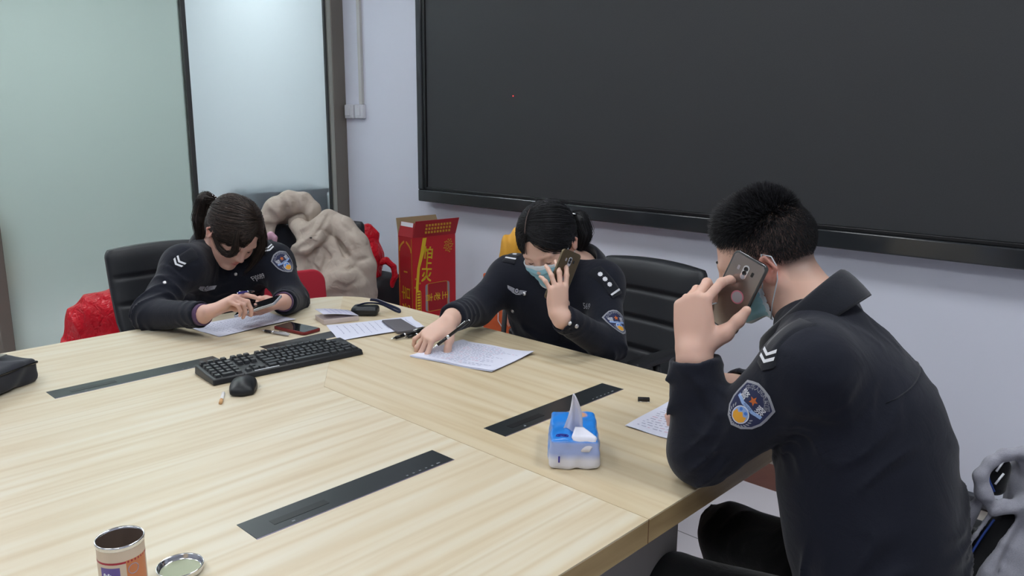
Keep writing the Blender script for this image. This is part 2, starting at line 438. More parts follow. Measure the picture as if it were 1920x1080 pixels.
# ------------------------------------------------------------------ the room
WY, WX = 3.077, -4.44                    # white wall (with the screen), glass partition
RX, FY = 2.6, -3.2
M_WALL = mat('white_wall_paint', srgb(214, 217, 229), 0.75, bump=(55, 0.12, 0.002), var=(2.5, .02))
M_CEIL = mat('ceiling_white', srgb(225, 226, 228), 0.9)
def tile_floor():
    m = bpy.data.materials.new('floor_tiles'); m.use_nodes = True; nt = m.node_tree; b = nt.nodes['Principled BSDF']; N = nt.nodes.new; L = nt.links.new
    tc = N('ShaderNodeTexCoord'); mp = N('ShaderNodeMapping'); mp.inputs['Location'].default_value = (0.33, 0.74-.02, 0); L(tc.outputs['Object'], mp.inputs['Vector'])
    br = N('ShaderNodeTexBrick'); br.offset = 0.0; br.inputs['Scale'].default_value = 1.0; br.inputs['Brick Width'].default_value = .8; br.inputs['Row Height'].default_value = .8
    br.inputs['Mortar Size'].default_value = .0025; br.inputs['Color1'].default_value = (*srgb(218, 212, 216), 1); br.inputs['Color2'].default_value = (*srgb(213, 207, 212), 1); br.inputs['Mortar'].default_value = (*srgb(120, 115, 118), 1)
    L(mp.outputs[0], br.inputs['Vector']); L(br.outputs['Color'], b.inputs['Base Color']); b.inputs['Roughness'].default_value = .28
    return m
M_FLOOR = tile_floor()
M_FLOORB = mat('brown_border_tiles', srgb(112, 72, 62), 0.35, var=(30, .2))
M_FRAME = mat('grey_brown_metal_frame', srgb(118, 112, 104), 0.45, 0.3)
M_FRAMEL = mat('pale_frame_strip', srgb(175, 176, 165), 0.35, 0.5)
M_DARKF = mat('dark_frame_gasket', srgb(62, 64, 64), 0.5)
def room_box(name, c, h, m, kind='structure', bevel=0):
    mb = MB(); mb.box((0, 0, 0), h); o = mb.build(name, m, None, bevel=bevel); o.location = c
    return tag(o, kind=kind)
CX = -6.9                                 # far side of the space behind the glass
room_box('floor', ((RX+CX)/2, (FY+2.83)/2, -.05), ((RX-CX)/2, (2.83-FY)/2, .05), M_FLOOR)
room_box('trim_1', ((RX+WX)/2, (2.83+WY)/2, -.05), ((RX-WX)/2, (WY-2.83)/2, .05), M_FLOORB)
room_box('ceiling', ((RX+CX)/2, (FY+WY)/2, 3.05), ((RX-CX)/2, (WY-FY)/2, .05), M_CEIL)
room_box('wall_back', ((RX+WX)/2, WY+.06, 1.5), ((RX-WX)/2+.06, .06, 1.5), M_WALL)
room_box('wall_right', (RX+.05, (FY+WY)/2, 1.5), (.05, (WY-FY)/2, 1.5), M_WALL)
room_box('wall_front', ((RX+CX)/2, FY-.05, 1.5), ((RX-CX)/2, .05, 1.5), M_WALL)
room_box('wall_left', (WX-.05, (FY+.0)/2-.05, 1.5), (.05, (0-FY)/2-.05, 1.5), M_WALL)
room_box('baseboard_back', ((RX+WX)/2, WY-.008, .037), ((RX-WX)/2, .008, .037), mat('white_baseboard', srgb(190, 188, 180), .4))
tr = room_box('trim_2', ((RX+WX)/2, WY-.016, .106), ((RX-WX)/2, .016, .020), mat('dark_cable_trunking', srgb(62, 64, 70), .45), bevel=.003)
# partition: posts and frosted panes
def post(i, y0, y1, m=M_FRAME, d=.045):
    return room_box('trim_%d' % i, (WX, (y0+y1)/2, 1.5), (d, (y1-y0)/2, 1.5), m, bevel=.004)
post(3, 1.005, 1.062); post(4, 2.040, 2.068, M_DARKF, .022)
post(5, 2.985, WY); room_box('trim_6', (WX+.030, 2.972, 1.5), (.010, .013, 1.5), M_FRAMEL); room_box('trim_7', (WX+.02, 2.952, 1.5), (.008, .008, 1.5), M_DARKF)
def frosted(name, col, rough):
    m = bpy.data.materials.new(name); m.use_nodes = True; nt = m.node_tree; b = nt.nodes['Principled BSDF']
    b.inputs['Base Color'].default_value = (*col, 1); b.inputs['Roughness'].default_value = rough; b.inputs['Transmission Weight'].default_value = .88
    b.inputs['IOR'].default_value = 1.18; b.inputs['Specular IOR Level'].default_value = .5
    b.inputs['Coat Weight'].default_value = .35; b.inputs['Coat Roughness'].default_value = .12
    return m
M_GL1 = frosted('green_frosted_glass', srgb(190, 202, 196), .55); M_GL2 = frosted('clear_frosted_glass', srgb(218, 226, 230), .5)
room_box('window_1', (WX, (1.062+2.040)/2, 1.5), (.005, (2.040-1.062)/2, 1.5), M_GL1)
room_box('window_2', (WX, (2.068+2.985)/2, 1.5), (.005, (2.985-2.068)/2, 1.5), M_GL2)
# space behind the partition
room_box('wall_corridor', (CX-.05, (FY+WY)/2, 1.5), (.05, (WY-FY)/2, 1.5), mat('corridor_wall', srgb(205, 210, 210), .8))
room_box('wall_corridor_end', ((CX+WX)/2, WY+.06, 1.5), ((WX-CX)/2-.06, .06, 1.5), mat('corridor_end', srgb(205, 210, 210), .8))
M_CAB = mat('dark_teal_cabinet', srgb(58, 76, 84), .5)
t = thing('cabinet', 'low dark cabinet seen blurred through the clear frosted glass pane', 'cabinet'); t.location = (-4.615, 2.70, 0); t.scale = (1, 1, 1.015)
mb = MB(); mb.box((0, 0, .47), (.14, .26, .47)); mb.build('body', M_CAB, t, bevel=.005)
mb = MB(); mb.box((0, 0, .955), (.15, .27, .015)); mb.build('top', M_CAB, t, bevel=.004)
for y in (-.13, .13):
    mb = MB(); mb.box((.148, y, .47), (.008, .12, .45)); d_ = mb.build('door', M_CAB, t, bevel=.003)
    mb = MB(); mb.box((.160, y-.09*(1 if y > 0 else -1), .6), (.006, .006, .06)); mb.build('handle', M_CHROME, d_)
t = thing('cabinet', 'brown wooden cabinet glimpsed at the left edge past the partition post', 'cabinet'); t.location = (-5.3, .84, 0)
mb = MB(); mb.box((0, 0, .42), (.2, .42, .42)); mb.build('body', wood_mat('brown_wood', False, (150, 108, 62), (110, 74, 40), (176, 134, 84)), t, bevel=.005)
mb = MB(); mb.box((.205, 0, .30), (.006, .40, .14)); mb.build('drawer', mat('dark_drawer', srgb(40, 34, 30), .5), t, bevel=.003)
# ceiling light panels
M_PANEL = mat('lamp_diffuser', (1, 1, 1), .6, emis=(ROOM_COOL, 1.0))
M_PFRAME = mat('lamp_frame', srgb(230, 230, 230), .5)
PLACES = ['above the left end of the table by the green glass', 'above the far middle of the table', 'above the person at right', 'behind the camera, on the partition side', 'behind the camera, in the middle', 'behind the camera, on the right-hand side']
for i, (x, y, st) in enumerate(CEILING_PANELS):
    t = thing('ceiling_light', 'square white ceiling light panel ' + PLACES[i], 'ceiling light', 'ceiling light panels'); t.location = (x, y, 3.0)
    mp_ = mat('lamp_diffuser_lit', (1, 1, 1), .6, emis=(ROOM_COOL, st))
    mb = MB(); mb.box((0, 0, -.012), (.29, .29, .004)); mb.build('diffuser', mp_, t)
    mb = MB()
    for a, b_, w, h in ((0, .30, .31, .01), (0, -.30, .31, .01), (.30, 0, .01, .29), (-.30, 0, .01, .29)): mb.box((a, b_, -.010), (w, h, .010))
    mb.build('frame', M_PFRAME, t)
for y in (2.2, .3):
    t = thing('ceiling_light', 'long ceiling light panel behind the ' + ('clear' if y > 1 else 'green') + ' frosted glass', 'ceiling light', 'corridor ceiling lights'); t.location = (-5.5, y, 3.0)
    mb = MB(); mb.box((0, 0, -.012), (.30, .60, .004)); mb.build('diffuser', mat('corridor_lamp', (1, 1, 1), .6, emis=((.93, .98, 1), CORRIDOR_LIGHT)), t)
    mb = MB(); mb.box((0, 0, -.004), (.32, .62, .004)); mb.build('frame', M_PFRAME, t)
# switches and conduit
M_PLASTIC = mat('white_plastic', srgb(205, 206, 212), .35)
for x, lab in ((-4.335, 'white rocker switch box beside the partition post'), (-4.225, 'white switch box at the foot of the vertical conduit')):
    t = thing('light_switch', lab, 'light switch'); t.location = (x, WY, 1.475)
    mb = MB(); mb.box((0, -.013, 0), (.043, .013, .043)); mb.build('box', M_PLASTIC, t, bevel=.004)
    mb = MB(); mb.box((-.010, -.028, .004), (.026, .003, .030)); mb.build('rocker', M_PLASTIC, t, bevel=.002)
mb = MB(); mb.box((-4.215, WY-.009, 2.26), (.016, .009, .74)); tag(recenter(mb.build('cable_conduit', mat('conduit_white', srgb(188, 188, 186), .4), None, bevel=.002)), 'narrow white cable conduit running up the wall from the switch box', 'conduit')
# the big dark screen
t = thing('display_screen', 'huge dark wall-mounted display screen with glossy black frame', 'screen'); tvl, tvr = atY(784, 376.5, WY-.09), atY(1920, 507, WY-.09); TVZ = (tvl[2]+tvr[2])/2; t.location = (-1.6, WY, TVZ)
M_BEZ = mat('glossy_black_bezel', srgb(44, 47, 50), .12, spec=.7); M_BEZD = mat('black_inner_bezel', srgb(22, 23, 25), .35)
def screen_mat():
    m = mat('matte_screen', srgb(56, 58, 60), .55, spec=.35); nt = m.node_tree; b = nt.nodes['Principled BSDF']; N = nt.nodes.new
    tc = N('ShaderNodeTexCoord'); n = N('ShaderNodeTexNoise'); n.inputs['Scale'].default_value = 260; nt.links.new(tc.outputs['Object'], n.inputs['Vector'])
    mx = N('ShaderNodeMix'); mx.data_type = 'RGBA'; mx.inputs[6].default_value = (*srgb(50, 52, 54), 1); mx.inputs[7].default_value = (*srgb(60, 61, 63), 1); nt.links.new(n.outputs['Fac'], mx.inputs[0]); nt.links.new(mx.outputs[2], b.inputs['Base Color'])
    return m
x0, x1, z1, dp = tvl[0]+1.6, .55+1.6, 1.92, .085
mb = MB(); mb.box(((x0+x1)/2, -.035, z1/2), ((x1-x0)/2-.01, .035, z1/2-.01)); mb.build('housing', M_BEZD, t)
mb = MB(); mb.box(((x0+x1)/2, -.071, (z1)/2+.01), ((x1-x0)/2-.07, .002, z1/2-.075)); sc_ = mb.build('panel', screen_mat(), t)
mb = MB()
w = .034
for c, h in ((((x0+x1)/2, -.045, w), ((x1-x0)/2, .045, w)), (((x0+x1)/2, -.045, z1-w), ((x1-x0)/2, .045, w)), ((x0+.022, -.045, z1/2), (.022, .045, z1/2-w*2)), ((x1-.022, -.045, z1/2), (.022, .045, z1/2-w*2))): mb.box(c, h)
mb.build('frame', M_BEZ, t, bevel=.006, seg=2)
mb = MB()
for c, h in ((((x0+x1)/2, -.074, w*2+.008), ((x1-x0)/2-.044, .008, .008)), ((x0+.056, -.074, z1/2), (.012, .008, z1/2-w*2))): mb.box(c, h)
mb.build('inner_frame', M_BEZD, t, bevel=.003)
p = atY(962, 180, WY-.075); mb = MB(); mb.lathe([(.0001, -.003), (.003, 0), (.0001, .003)], p-V(-1.6, WY, TVZ), 8); mb.build('indicator_light', mat('red_led', (1, .05, .05), .4, emis=((1, .03, .03), 2.0)), sc_)
# ------------------------------------------------------------------ people
def tone_mat(name, rough=0.5, sss=0.15, bump=(900, 0.12, 0.0006)):
    m = mat(name, (1, 1, 1), rough, sss=sss, bump=bump)
    nt = m.node_tree; a = nt.nodes.new('ShaderNodeAttribute'); a.attribute_name = 'tone'
    nt.links.new(a.outputs['Color'], nt.nodes['Principled BSDF'].inputs['Base Color'])
    return m
M_SKIN = tone_mat('skin')
def cloth_mat(name, col, sc=420, rough=0.85, sheen=0.25, var=0.12, wr=0.35):
    """woven cloth: fine weave plus soft creases as bump"""
    m = mat(name, col, rough, spec=0.25, sheen=sheen); nt = m.node_tree; N = nt.nodes.new; L = nt.links.new
    b = nt.nodes['Principled BSDF']; tc = N('ShaderNodeTexCoord')
    w = N('ShaderNodeTexNoise'); w.inputs['Scale'].default_value = sc; w.inputs['Detail'].default_value = 2
    c = N('ShaderNodeTexNoise'); c.inputs['Scale'].default_value = 11; c.inputs['Detail'].default_value = 5; c.inputs['Distortion'].default_value = 1.5
    for n in (w, c): L(tc.outputs['Object'], n.inputs['Vector'])
    b1 = N('ShaderNodeBump'); b1.inputs['Strength'].default_value = 0.25; b1.inputs['Distance'].default_value = 0.001; L(w.outputs['Fac'], b1.inputs['Height'])
    b2 = N('ShaderNodeBump'); b2.inputs['Strength'].default_value = wr; b2.inputs['Distance'].default_value = 0.012; L(c.outputs['Fac'], b2.inputs['Height'])
    L(b1.outputs['Normal'], b2.inputs['Normal']); L(b2.outputs['Normal'], b.inputs['Normal'])
    mx = N('ShaderNodeMix'); mx.data_type = 'RGBA'; mx.inputs[6].default_value = (*[q*(1-var) for q in col], 1); mx.inputs[7].default_value = (*[q*(1+var) for q in col], 1)
    L(w.outputs['Fac'], mx.inputs[0]); L(mx.outputs[2], b.inputs['Base Color'])
    return m
M_NAVY = cloth_mat('navy_cloth', (0.0075, 0.0092, 0.0175), sheen=0.12, wr=0.22)
M_NAVYD = cloth_mat('navy_trim', (0.006, 0.0075, 0.0135), wr=0.1)
M_BLACKC = cloth_mat('black_cloth', (0.006, 0.0062, 0.0065))
M_PURPLE = cloth_mat('purple_knit', srgb(84, 58, 92), wr=0.1)
M_SILVER = mat('silver_button', (0.65, 0.65, 0.67), 0.3, 1.0)
M_WHITETHREAD = mat('white_thread', srgb(222, 224, 230), 0.7)
M_GREYTHREAD = mat('grey_thread', srgb(150, 152, 160), 0.7)
M_GOLD = mat('gold_thread', srgb(222, 160, 50), 0.6)
M_ORANGET = mat('orange_thread', srgb(190, 98, 40), 0.6)
M_PATCH = mat('patch_blue', srgb(38, 44, 78), 0.75)
M_SKYB = mat('pale_blue_thread', srgb(140, 168, 214), 0.7)
M_MASK = mat('mask_blue', srgb(148, 196, 212), 0.8, bump=(60, 0.2, 0.002), sss=0.1)
M_MASKW = mat('mask_white', srgb(205, 215, 222), 0.8)
def hair_mat(name, col, rough=0.5):
    m = mat(name, col, rough, spec=0.4); nt = m.node_tree; a = nt.nodes.new('ShaderNodeAttribute'); a.attribute_name = 'tone'
    mx = nt.nodes.new('ShaderNodeMix'); mx.data_type = 'RGBA'; mx.blend_type = 'MULTIPLY'; mx.inputs[0].default_value = 1.0; mx.inputs[6].default_value = (*[c*3 for c in col], 1)
    nt.links.new(a.outputs['Color'], mx.inputs[7]); nt.links.new(mx.outputs[2], nt.nodes['Principled BSDF'].inputs['Base Color']); return m
M_HAIRB = hair_mat('black_hair', (0.012, 0.012, 0.014))
M_HAIRBR = hair_mat('dark_brown_hair', (0.024, 0.016, 0.013))
M_TROUS = cloth_mat('trousers_black', (0.0045, 0.005, 0.0055), wr=0.3)
M_SHOE = mat('black_leather_shoe', (0.01, 0.01, 0.01), 0.3)

def head_sdf(s, fr, c):
    """fr columns: face direction, left, up; c: point midway between the ears"""
    W = lambda f, l, u: c + fr @ V(f, l, u)
    s.ell(W(-.006, 0, .045), (.094, .076, .084), fr, .02)
    s.ell(W(.035, 0, .005), (.055, .064, .07), fr, .03)
    s.ell(W(.05, 0, -.04), (.046, .052, .055), fr, .03)
    for y in (1, -1):
        s.cone(W(.0, .056*y, -.03), W(.066, .016*y, -.09), .016, .014, .03)
        s.ell(W(.066, .038*y, -.024), (.022, .021, .024), fr, .025)
        s.cone(W(.082, .04*y, .022), W(.09, .01*y, .018), .009, .009, .016)
    s.ell(W(.08, 0, -.089), (.016, .018, .014), fr, .02)
    for y in (1, -1):
        s.ell(W(.1, .031*y, .002), (.016, .017, .012), fr, .014, 's')
        s.ell(W(.078, .031*y, .001), (.0125, .014, .0115), fr, .004)
    s.cone(W(.089, 0, .014), W(.106, 0, -.022), .0065, .0085, .012)
    s.ell(W(.106, 0, -.027), (.0105, .010, .009), fr, .006)
    for y in (1, -1): s.ell(W(.098, .011*y, -.03), (.0085, .0065, .0065), fr, .006)
    s.ell(W(.092, 0, -.052), (.010, .021, .0055), fr, .006)
    s.ell(W(.090, 0, -.063), (.010, .017, .006), fr, .006)
    s.ell(W(.100, 0, -.0575), (.008, .019, .0012), fr, .002, 's')
    for y in (1, -1):
        R = fr @ np.array(Matrix.Rotation(0.45*y, 3, 'Z'))
        s.ell(W(-.006, .079*y, .0), (.0185, .0065, .031), R, .006)
        s.cone(W(-.008, .086*y, .026), W(-.022, .087*y, .0), .0038, .004, .004)
        s.cone(W(-.022, .087*y, .0), W(-.010, .082*y, -.024), .004, .0045, .004)
        s.cone(W(-.008, .086*y, .026), W(.008, .080*y, .012), .0038, .003, .004)
        s.ell(W(-.004, .0875*y, .0), (.009, .006, .014), R, .004, 's')
    return W
SEG = {'i': (.042, .026, .021), 'm': (.047, .030, .022), 'r': (.043, .028, .021), 'p': (.034, .021, .018)}
def hand_sdf(s, w, D, N, T, curl, sc=1.0, thumb=None, splay=(6, 1, -4, -10)):
    """w wrist, D towards the knuckles, N palm normal, T thumb side; curl: bend angles (3 per finger)"""
    D = nrm(D); N = nrm(N - D*(D @ N)); T = np.cross(D, N)*(1 if np.cross(D, N) @ T > 0 else -1)
    W = lambda d, t, n: w + (D*d + T*t + N*n)*sc
    tips = {}; kn = {}
    kpos = {'i': (.090, .0275), 'm': (.094, .009), 'r': (.090, -.009), 'p': (.082, -.0255)}
    for key, (kd, kt) in kpos.items():
        s.cone(W(.006, kt*.62, .0), W(kd, kt, -.001), .0145*sc, .0098*sc, .014*sc)
    s.ell(W(.045, .0, .006), (.045*sc, .036*sc, .013*sc), np.stack([D, T, N], 1), .015*sc)
    for j, (key, (kd, kt)) in enumerate(kpos.items()):
        p = W(kd, kt, 0); a = 0; sp = math.radians(splay[j]); pts = [p]; kn[key] = p
        for q, ln in enumerate(SEG[key]):
            a += math.radians(curl[key][q])
            dr = (D*math.cos(sp) + T*math.sin(sp))*math.cos(a) + N*math.sin(a)
            p = p + dr*ln*sc; pts.append(p)
        r = {'i': .0085, 'm': .0088, 'r': .0083, 'p': .0072}[key]*sc
        s.path(pts, [r*1.1, r, r*.93, r*.78], .0035)
        s.ell(pts[1], (r*1.04,)*3, None, .003); tips[key] = (pts[-1], dr, nrm(D*math.sin(a)-N*math.cos(a)), r)
    th = thumb or [(.014, .022, .006), (.048, .044, .016), (.080, .056, .026), (.106, .058, .036)]
    tp = [W(*q) for q in th]
    s.path(tp, [.0165*sc, .0125*sc, .0108*sc, .0085*sc], .008)
    s.cone(W(.02, .01, .01), tp[1], .016*sc, .011*sc, .015*sc)
    dT = nrm(tp[3]-tp[2]); tips['t'] = (tp[3], dT, nrm(np.cross(dT, np.cross(-N*0.3+T, dT))), .0085*sc)
    return tips, kn
def ridge(x): return 1.0 - np.abs(np.sin(x))
def folds(items, seed=0, base=0.0022):
    """cloth folds: items = (centre, axis, amplitude, radius, wavelength)"""
    rng = np.random.RandomState(seed); K = rng.normal(size=(5, 3)); K /= np.linalg.norm(K, axis=1)[:, None]; ph = rng.uniform(0, 6.28, 5)
    def f(P):
        d = np.zeros(len(P)); q = P @ K.T
        lo = np.sin(q[:, 0]*14+ph[0]+1.2*np.sin(q[:, 1]*9+ph[1])) + np.sin(q[:, 2]*23+ph[2]+1.5*np.sin(q[:, 3]*17))*0.6
        d += base*lo
        for c, ax, amp, rad, wl in items:
            v = P-c; t = v @ nrm(ax); r2 = (v*v).sum(1)/(rad*rad)
            u = t*2*PI/wl/2*.8 + 1.6*np.sin(q[:, 4]*19+ph[4]) + 1.3*np.sin(q[:, 1]*31+ph[3]) + .9*np.sin(q[:, 2]*47+ph[1])
            br = np.clip(.55+.75*np.sin(q[:, 3]*29+ph[2]+1.5*np.sin(q[:, 0]*21)), 0, 1)
            d -= amp*1.7*br*np.exp(-r2*1.2)*(ridge(u)**1.8 - 0.35)
        return d
    f.amax = base*1.6 + max([i[2] for i in items]+[0])*1.1
    return f
def strand_mesh(paths, rads, sides=3):
    """paths (K,S,3), rads (K,S): many thin tapered strands as one mesh"""
    K, S, _ = paths.shape
    T = np.gradient(paths, axis=1); T /= np.linalg.norm(T, axis=2, keepdims=True)+1e-9
    a = np.tile(V(.31, .53, .79), (K, S, 1)); U = np.cross(T, a); U /= np.linalg.norm(U, axis=2, keepdims=True)+1e-9; Wv = np.cross(T, U)
    vs = []
    for j in range(sides):
        t = 2*PI*j/sides; vs.append(paths + (U*math.cos(t)+Wv*math.sin(t))*rads[..., None])
    vs = np.stack(vs, 2).reshape(-1, 3)
    k = np.arange(K)[:, None, None]*S*sides; i = np.arange(S-1)[None, :, None]*sides; j = np.arange(sides)[None, None, :]; j2 = (j+1) % sides
    f = np.stack([k+i+j, k+i+j2, k+i+sides+j2, k+i+sides+j], -1).reshape(-1, 4)
    return vs, f, S*sides
def np_mesh(name, parts, m, parent):
    vs = np.concatenate([p[0] for p in parts]); o = 0; F = []
    for p in parts: F.append(p[1]+o); o += len(p[0])
    F = np.concatenate(F); me = bpy.data.meshes.new(name)
    me.vertices.add(len(vs)); me.vertices.foreach_set('co', vs.astype(np.float32).ravel())
    me.loops.add(F.size); me.loops.foreach_set('vertex_index', F.astype(np.int32).ravel())
    me.polygons.add(len(F)); me.polygons.foreach_set('loop_start', np.arange(0, F.size, 4, dtype=np.int32))
    me.polygons.foreach_set('use_smooth', np.ones(len(F), bool)); me.update()
    rng = np.random.RandomState(1); C = []
    for p in parts:
        n = len(p[0])
        if len(p) > 2: k = n//p[2]; c = np.repeat(rng.choice([.15, .25, .4, .75, 1.0], k, p=[.25, .25, .25, .15, .1]), p[2])
        else: c = np.full(n, .22)
        C.append(c)
    C = np.concatenate(C); ca = me.color_attributes.new('tone', 'FLOAT_COLOR', 'POINT')
    ca.data.foreach_set('color', np.stack([C, C, C, np.ones(len(C))], 1).astype(np.float32).ravel())
    return link(name, me, m, parent)
CR_C = V(-.006, 0, .045); CR_R = V(.094, .076, .084)
def scalp(dirs, h):
    """points over the cranium, in head coordinates; dirs unit, h lift above the skin"""
    return CR_C + dirs*(CR_R + np.asarray(h)[..., None])
def slerp(a, b, t):
    w = np.arccos(np.clip((a*b).sum(-1), -.9999, .9999))[..., None]; t = t[..., None]
    return (np.sin((1-t)*w)*a + np.sin(t*w)*b)/np.sin(w)
def long_hair(parent, fr, c, m, tie, part_l=0.02, seed=1, tail=None, tail_r=.03, part_w=.0, K=6500, lift=.017):
    rng = np.random.RandomState(seed); toW = lambda p: c + p @ fr.T
    # base cap
    s = SDF(); Wp = lambda f, l, u: c + fr @ V(f, l, u)
    s.ell(Wp(*CR_C), tuple(CR_R+lift*.34), fr, .01)
    s.ell(Wp(-.035, 0, .0), (.066, .078, .066), fr, .03)
    s.ell(Wp(.112, 0, -.030), (.098, .080, .112), fr, .004, 's')
    s.ell(Wp(.02, 0, -.075), (.06, .2, .055), fr, .01, 's')
    for y in (1, -1): s.ell(Wp(-.004, .088*y, -.006), (.026, .022, .034), fr, .004, 's')
    s.plane(Wp(-.06, 0, -.06), fr @ V(.25, 0, -1))
    s.disp = lambda P: .0008*np.sin(((P-c) @ fr)[:, 1]*900+5*np.sin(((P-c) @ fr)[:, 2]*40)); s.dmax = .001
    P, F = s.mesh(.003, 1); parts = [(P, F)]
    # combed strands from the parting and the hairline back to the tie
    td = nrm((np.array(tie)-CR_C)/CR_R)
    S = 9; st = []
    n1 = int(K*.62)
    u = rng.uniform(0, 1, n1)       # along the parting, from forehead to crown
    pa = np.stack([.98*np.cos(u*1.5+.62), np.full(n1, part_l/.076)+rng.normal(0, .02, n1), np.sin(u*1.5+.62)], 1); side = rng.choice([-1, 1], n1)
    k = rng.uniform(0, 1, n1) < .40; uu = rng.uniform(-.05, .9, n1); ll = rng.uniform(-.75, .75, n1)
    pb = np.stack([np.cos(uu)*np.sqrt(1-ll**2), ll, np.sin(uu*.8+.56-.40*ll**2)*np.sqrt(1-ll**2*.8)], 1); pa[k] = pb[k]; side = np.where(k, np.where(ll > part_l/.076, 1, -1), side)
    st.append((pa, side))
    n2 = K-n1
    ang = rng.uniform(.9/PI, .98, n2)*rng.choice([-1, 1], n2)    # round the hairline from ear to ear and the nape
    a = ang*PI
    f = np.cos(a); l = np.sin(a)
    hu = np.where(np.abs(a) < .9, .42-.25*np.abs(a), np.where(np.abs(a) < 1.9, .2-.75*(np.abs(a)-.9), -.55-.35*(np.abs(a)-1.9)))
    hl = np.stack([f*np.sqrt(1-np.clip(hu, -.95, .95)**2), l*np.sqrt(1-np.clip(hu, -.95, .95)**2), hu+rng.uniform(0, .25, n2)], 1)
    st.append((hl, np.sign(l)))
    paths = []; rads = []
    tt = np.linspace(0, 1, S)
    for d0, sd in st:
        d0 = d0/np.linalg.norm(d0, axis=1, keepdims=True)
        frontal = np.clip(d0[:, 0], 0, 1)
        mid = d0*0.55 + td[None]*.45; mid[:, 1] += sd*rng.uniform(.25, 1.05, len(d0)); mid[:, 2] += -.15-.25*frontal; mid[:, 0] += .35*frontal
        mid /= np.linalg.norm(mid, axis=1, keepdims=True)
        D = np.empty((len(d0), S, 3))
        for i, t in enumerate(tt):
            A = slerp(d0, mid, np.full(len(d0), t)); B = slerp(mid, np.repeat(td[None], len(d0), 0), np.full(len(d0), t)); D[:, i] = slerp(A, B, np.full(len(d0), t))
        h = lift*(.75+.35*rng.uniform(0, 1, (len(d0), 1)))*(.6+.4*np.sin(np.clip(tt*1.6, 0, PI/2)))[None]
        h = h + .0015*np.sin(tt[None]*9+rng.uniform(0, 6, (len(d0), 1)))
        pt = CR_C + D*(CR_R+h[..., None])
        paths.append(toW(pt.reshape(-1, 3)).reshape(pt.shape)); rads.append(np.tile(np.interp(tt, [0, .1, .9, 1], [.0004, .0009, .0009, .0008]), (len(d0), 1)))
    parts.append(strand_mesh(np.concatenate(paths), np.concatenate(rads)))
    # the pale line of the parting
    if part_w:
        uu = np.linspace(.02, .62, 16); pd = np.stack([.98*np.cos(uu*1.5+.62), np.full(16, part_l/.076), np.sin(uu*1.5+.62)], 1); pd /= np.linalg.norm(pd, axis=1, keepdims=True)
        q = toW(CR_C + pd*(CR_R+lift*.93)); mbp = MB(); mbp.tube(list(q), list(np.linspace(part_w, part_w*.3, 16)), 6); mbp.build('parting', mat('scalp', srgb(96, 78, 72), .7), parent)
    if tail is not None:            # tail: world points from the tie to the end
        tl = [np.array(q, float) for q in tail]; n = len(tl); k = 1800
        s2 = SDF(); s2.path(tl, [tail_r*.45]+[tail_r*.8]*(n-2)+[tail_r*.3], .02); P, F = s2.mesh(.003, 1); parts.append((P, F))
        cum = np.linspace(0, 1, n); ts = np.linspace(0, 1, 10)
        ctr = np.stack([np.interp(ts, cum, [q[i] for q in tl]) for i in range(3)], 1)
        offs = rng.normal(size=(k, 3)); offs /= np.linalg.norm(offs, axis=1, keepdims=True); offs *= rng.uniform(.45, 1.04, (k, 1))
        prof = np.interp(ts, [0, .25, .7, 1], [.4, .95, 1, .35])*tail_r
        pth = ctr[None] + offs[:, None]*prof[None, :, None] + rng.normal(size=(k, 1, 3))*.002
        parts.append(strand_mesh(pth, np.tile(np.interp(ts, [0, 1], [.0010, .0005]), (k, 1))))
    return np_mesh('hair', parts, m, parent)
def lock(pts, r, k=90, seed=0, spread=.8):
    rng = np.random.RandomState(seed); n = len(pts); ts = np.linspace(0, 1, 12); cum = np.linspace(0, 1, n)
    ctr = np.stack([np.interp(ts, cum, [q[i] for q in pts]) for i in range(3)], 1)
    for _ in range(2): ctr[1:-1] = (ctr[:-2]+2*ctr[1:-1]+ctr[2:])/4
    offs = rng.normal(size=(k, 1, 3))*r*spread
    pth = ctr[None] + offs*np.interp(ts, [0, .4, 1], [.6, 1, .5])[None, :, None]
    return strand_mesh(pth, np.tile(np.interp(ts, [0, .8, 1], [.0009, .0008, .0003]), (k, 1)))
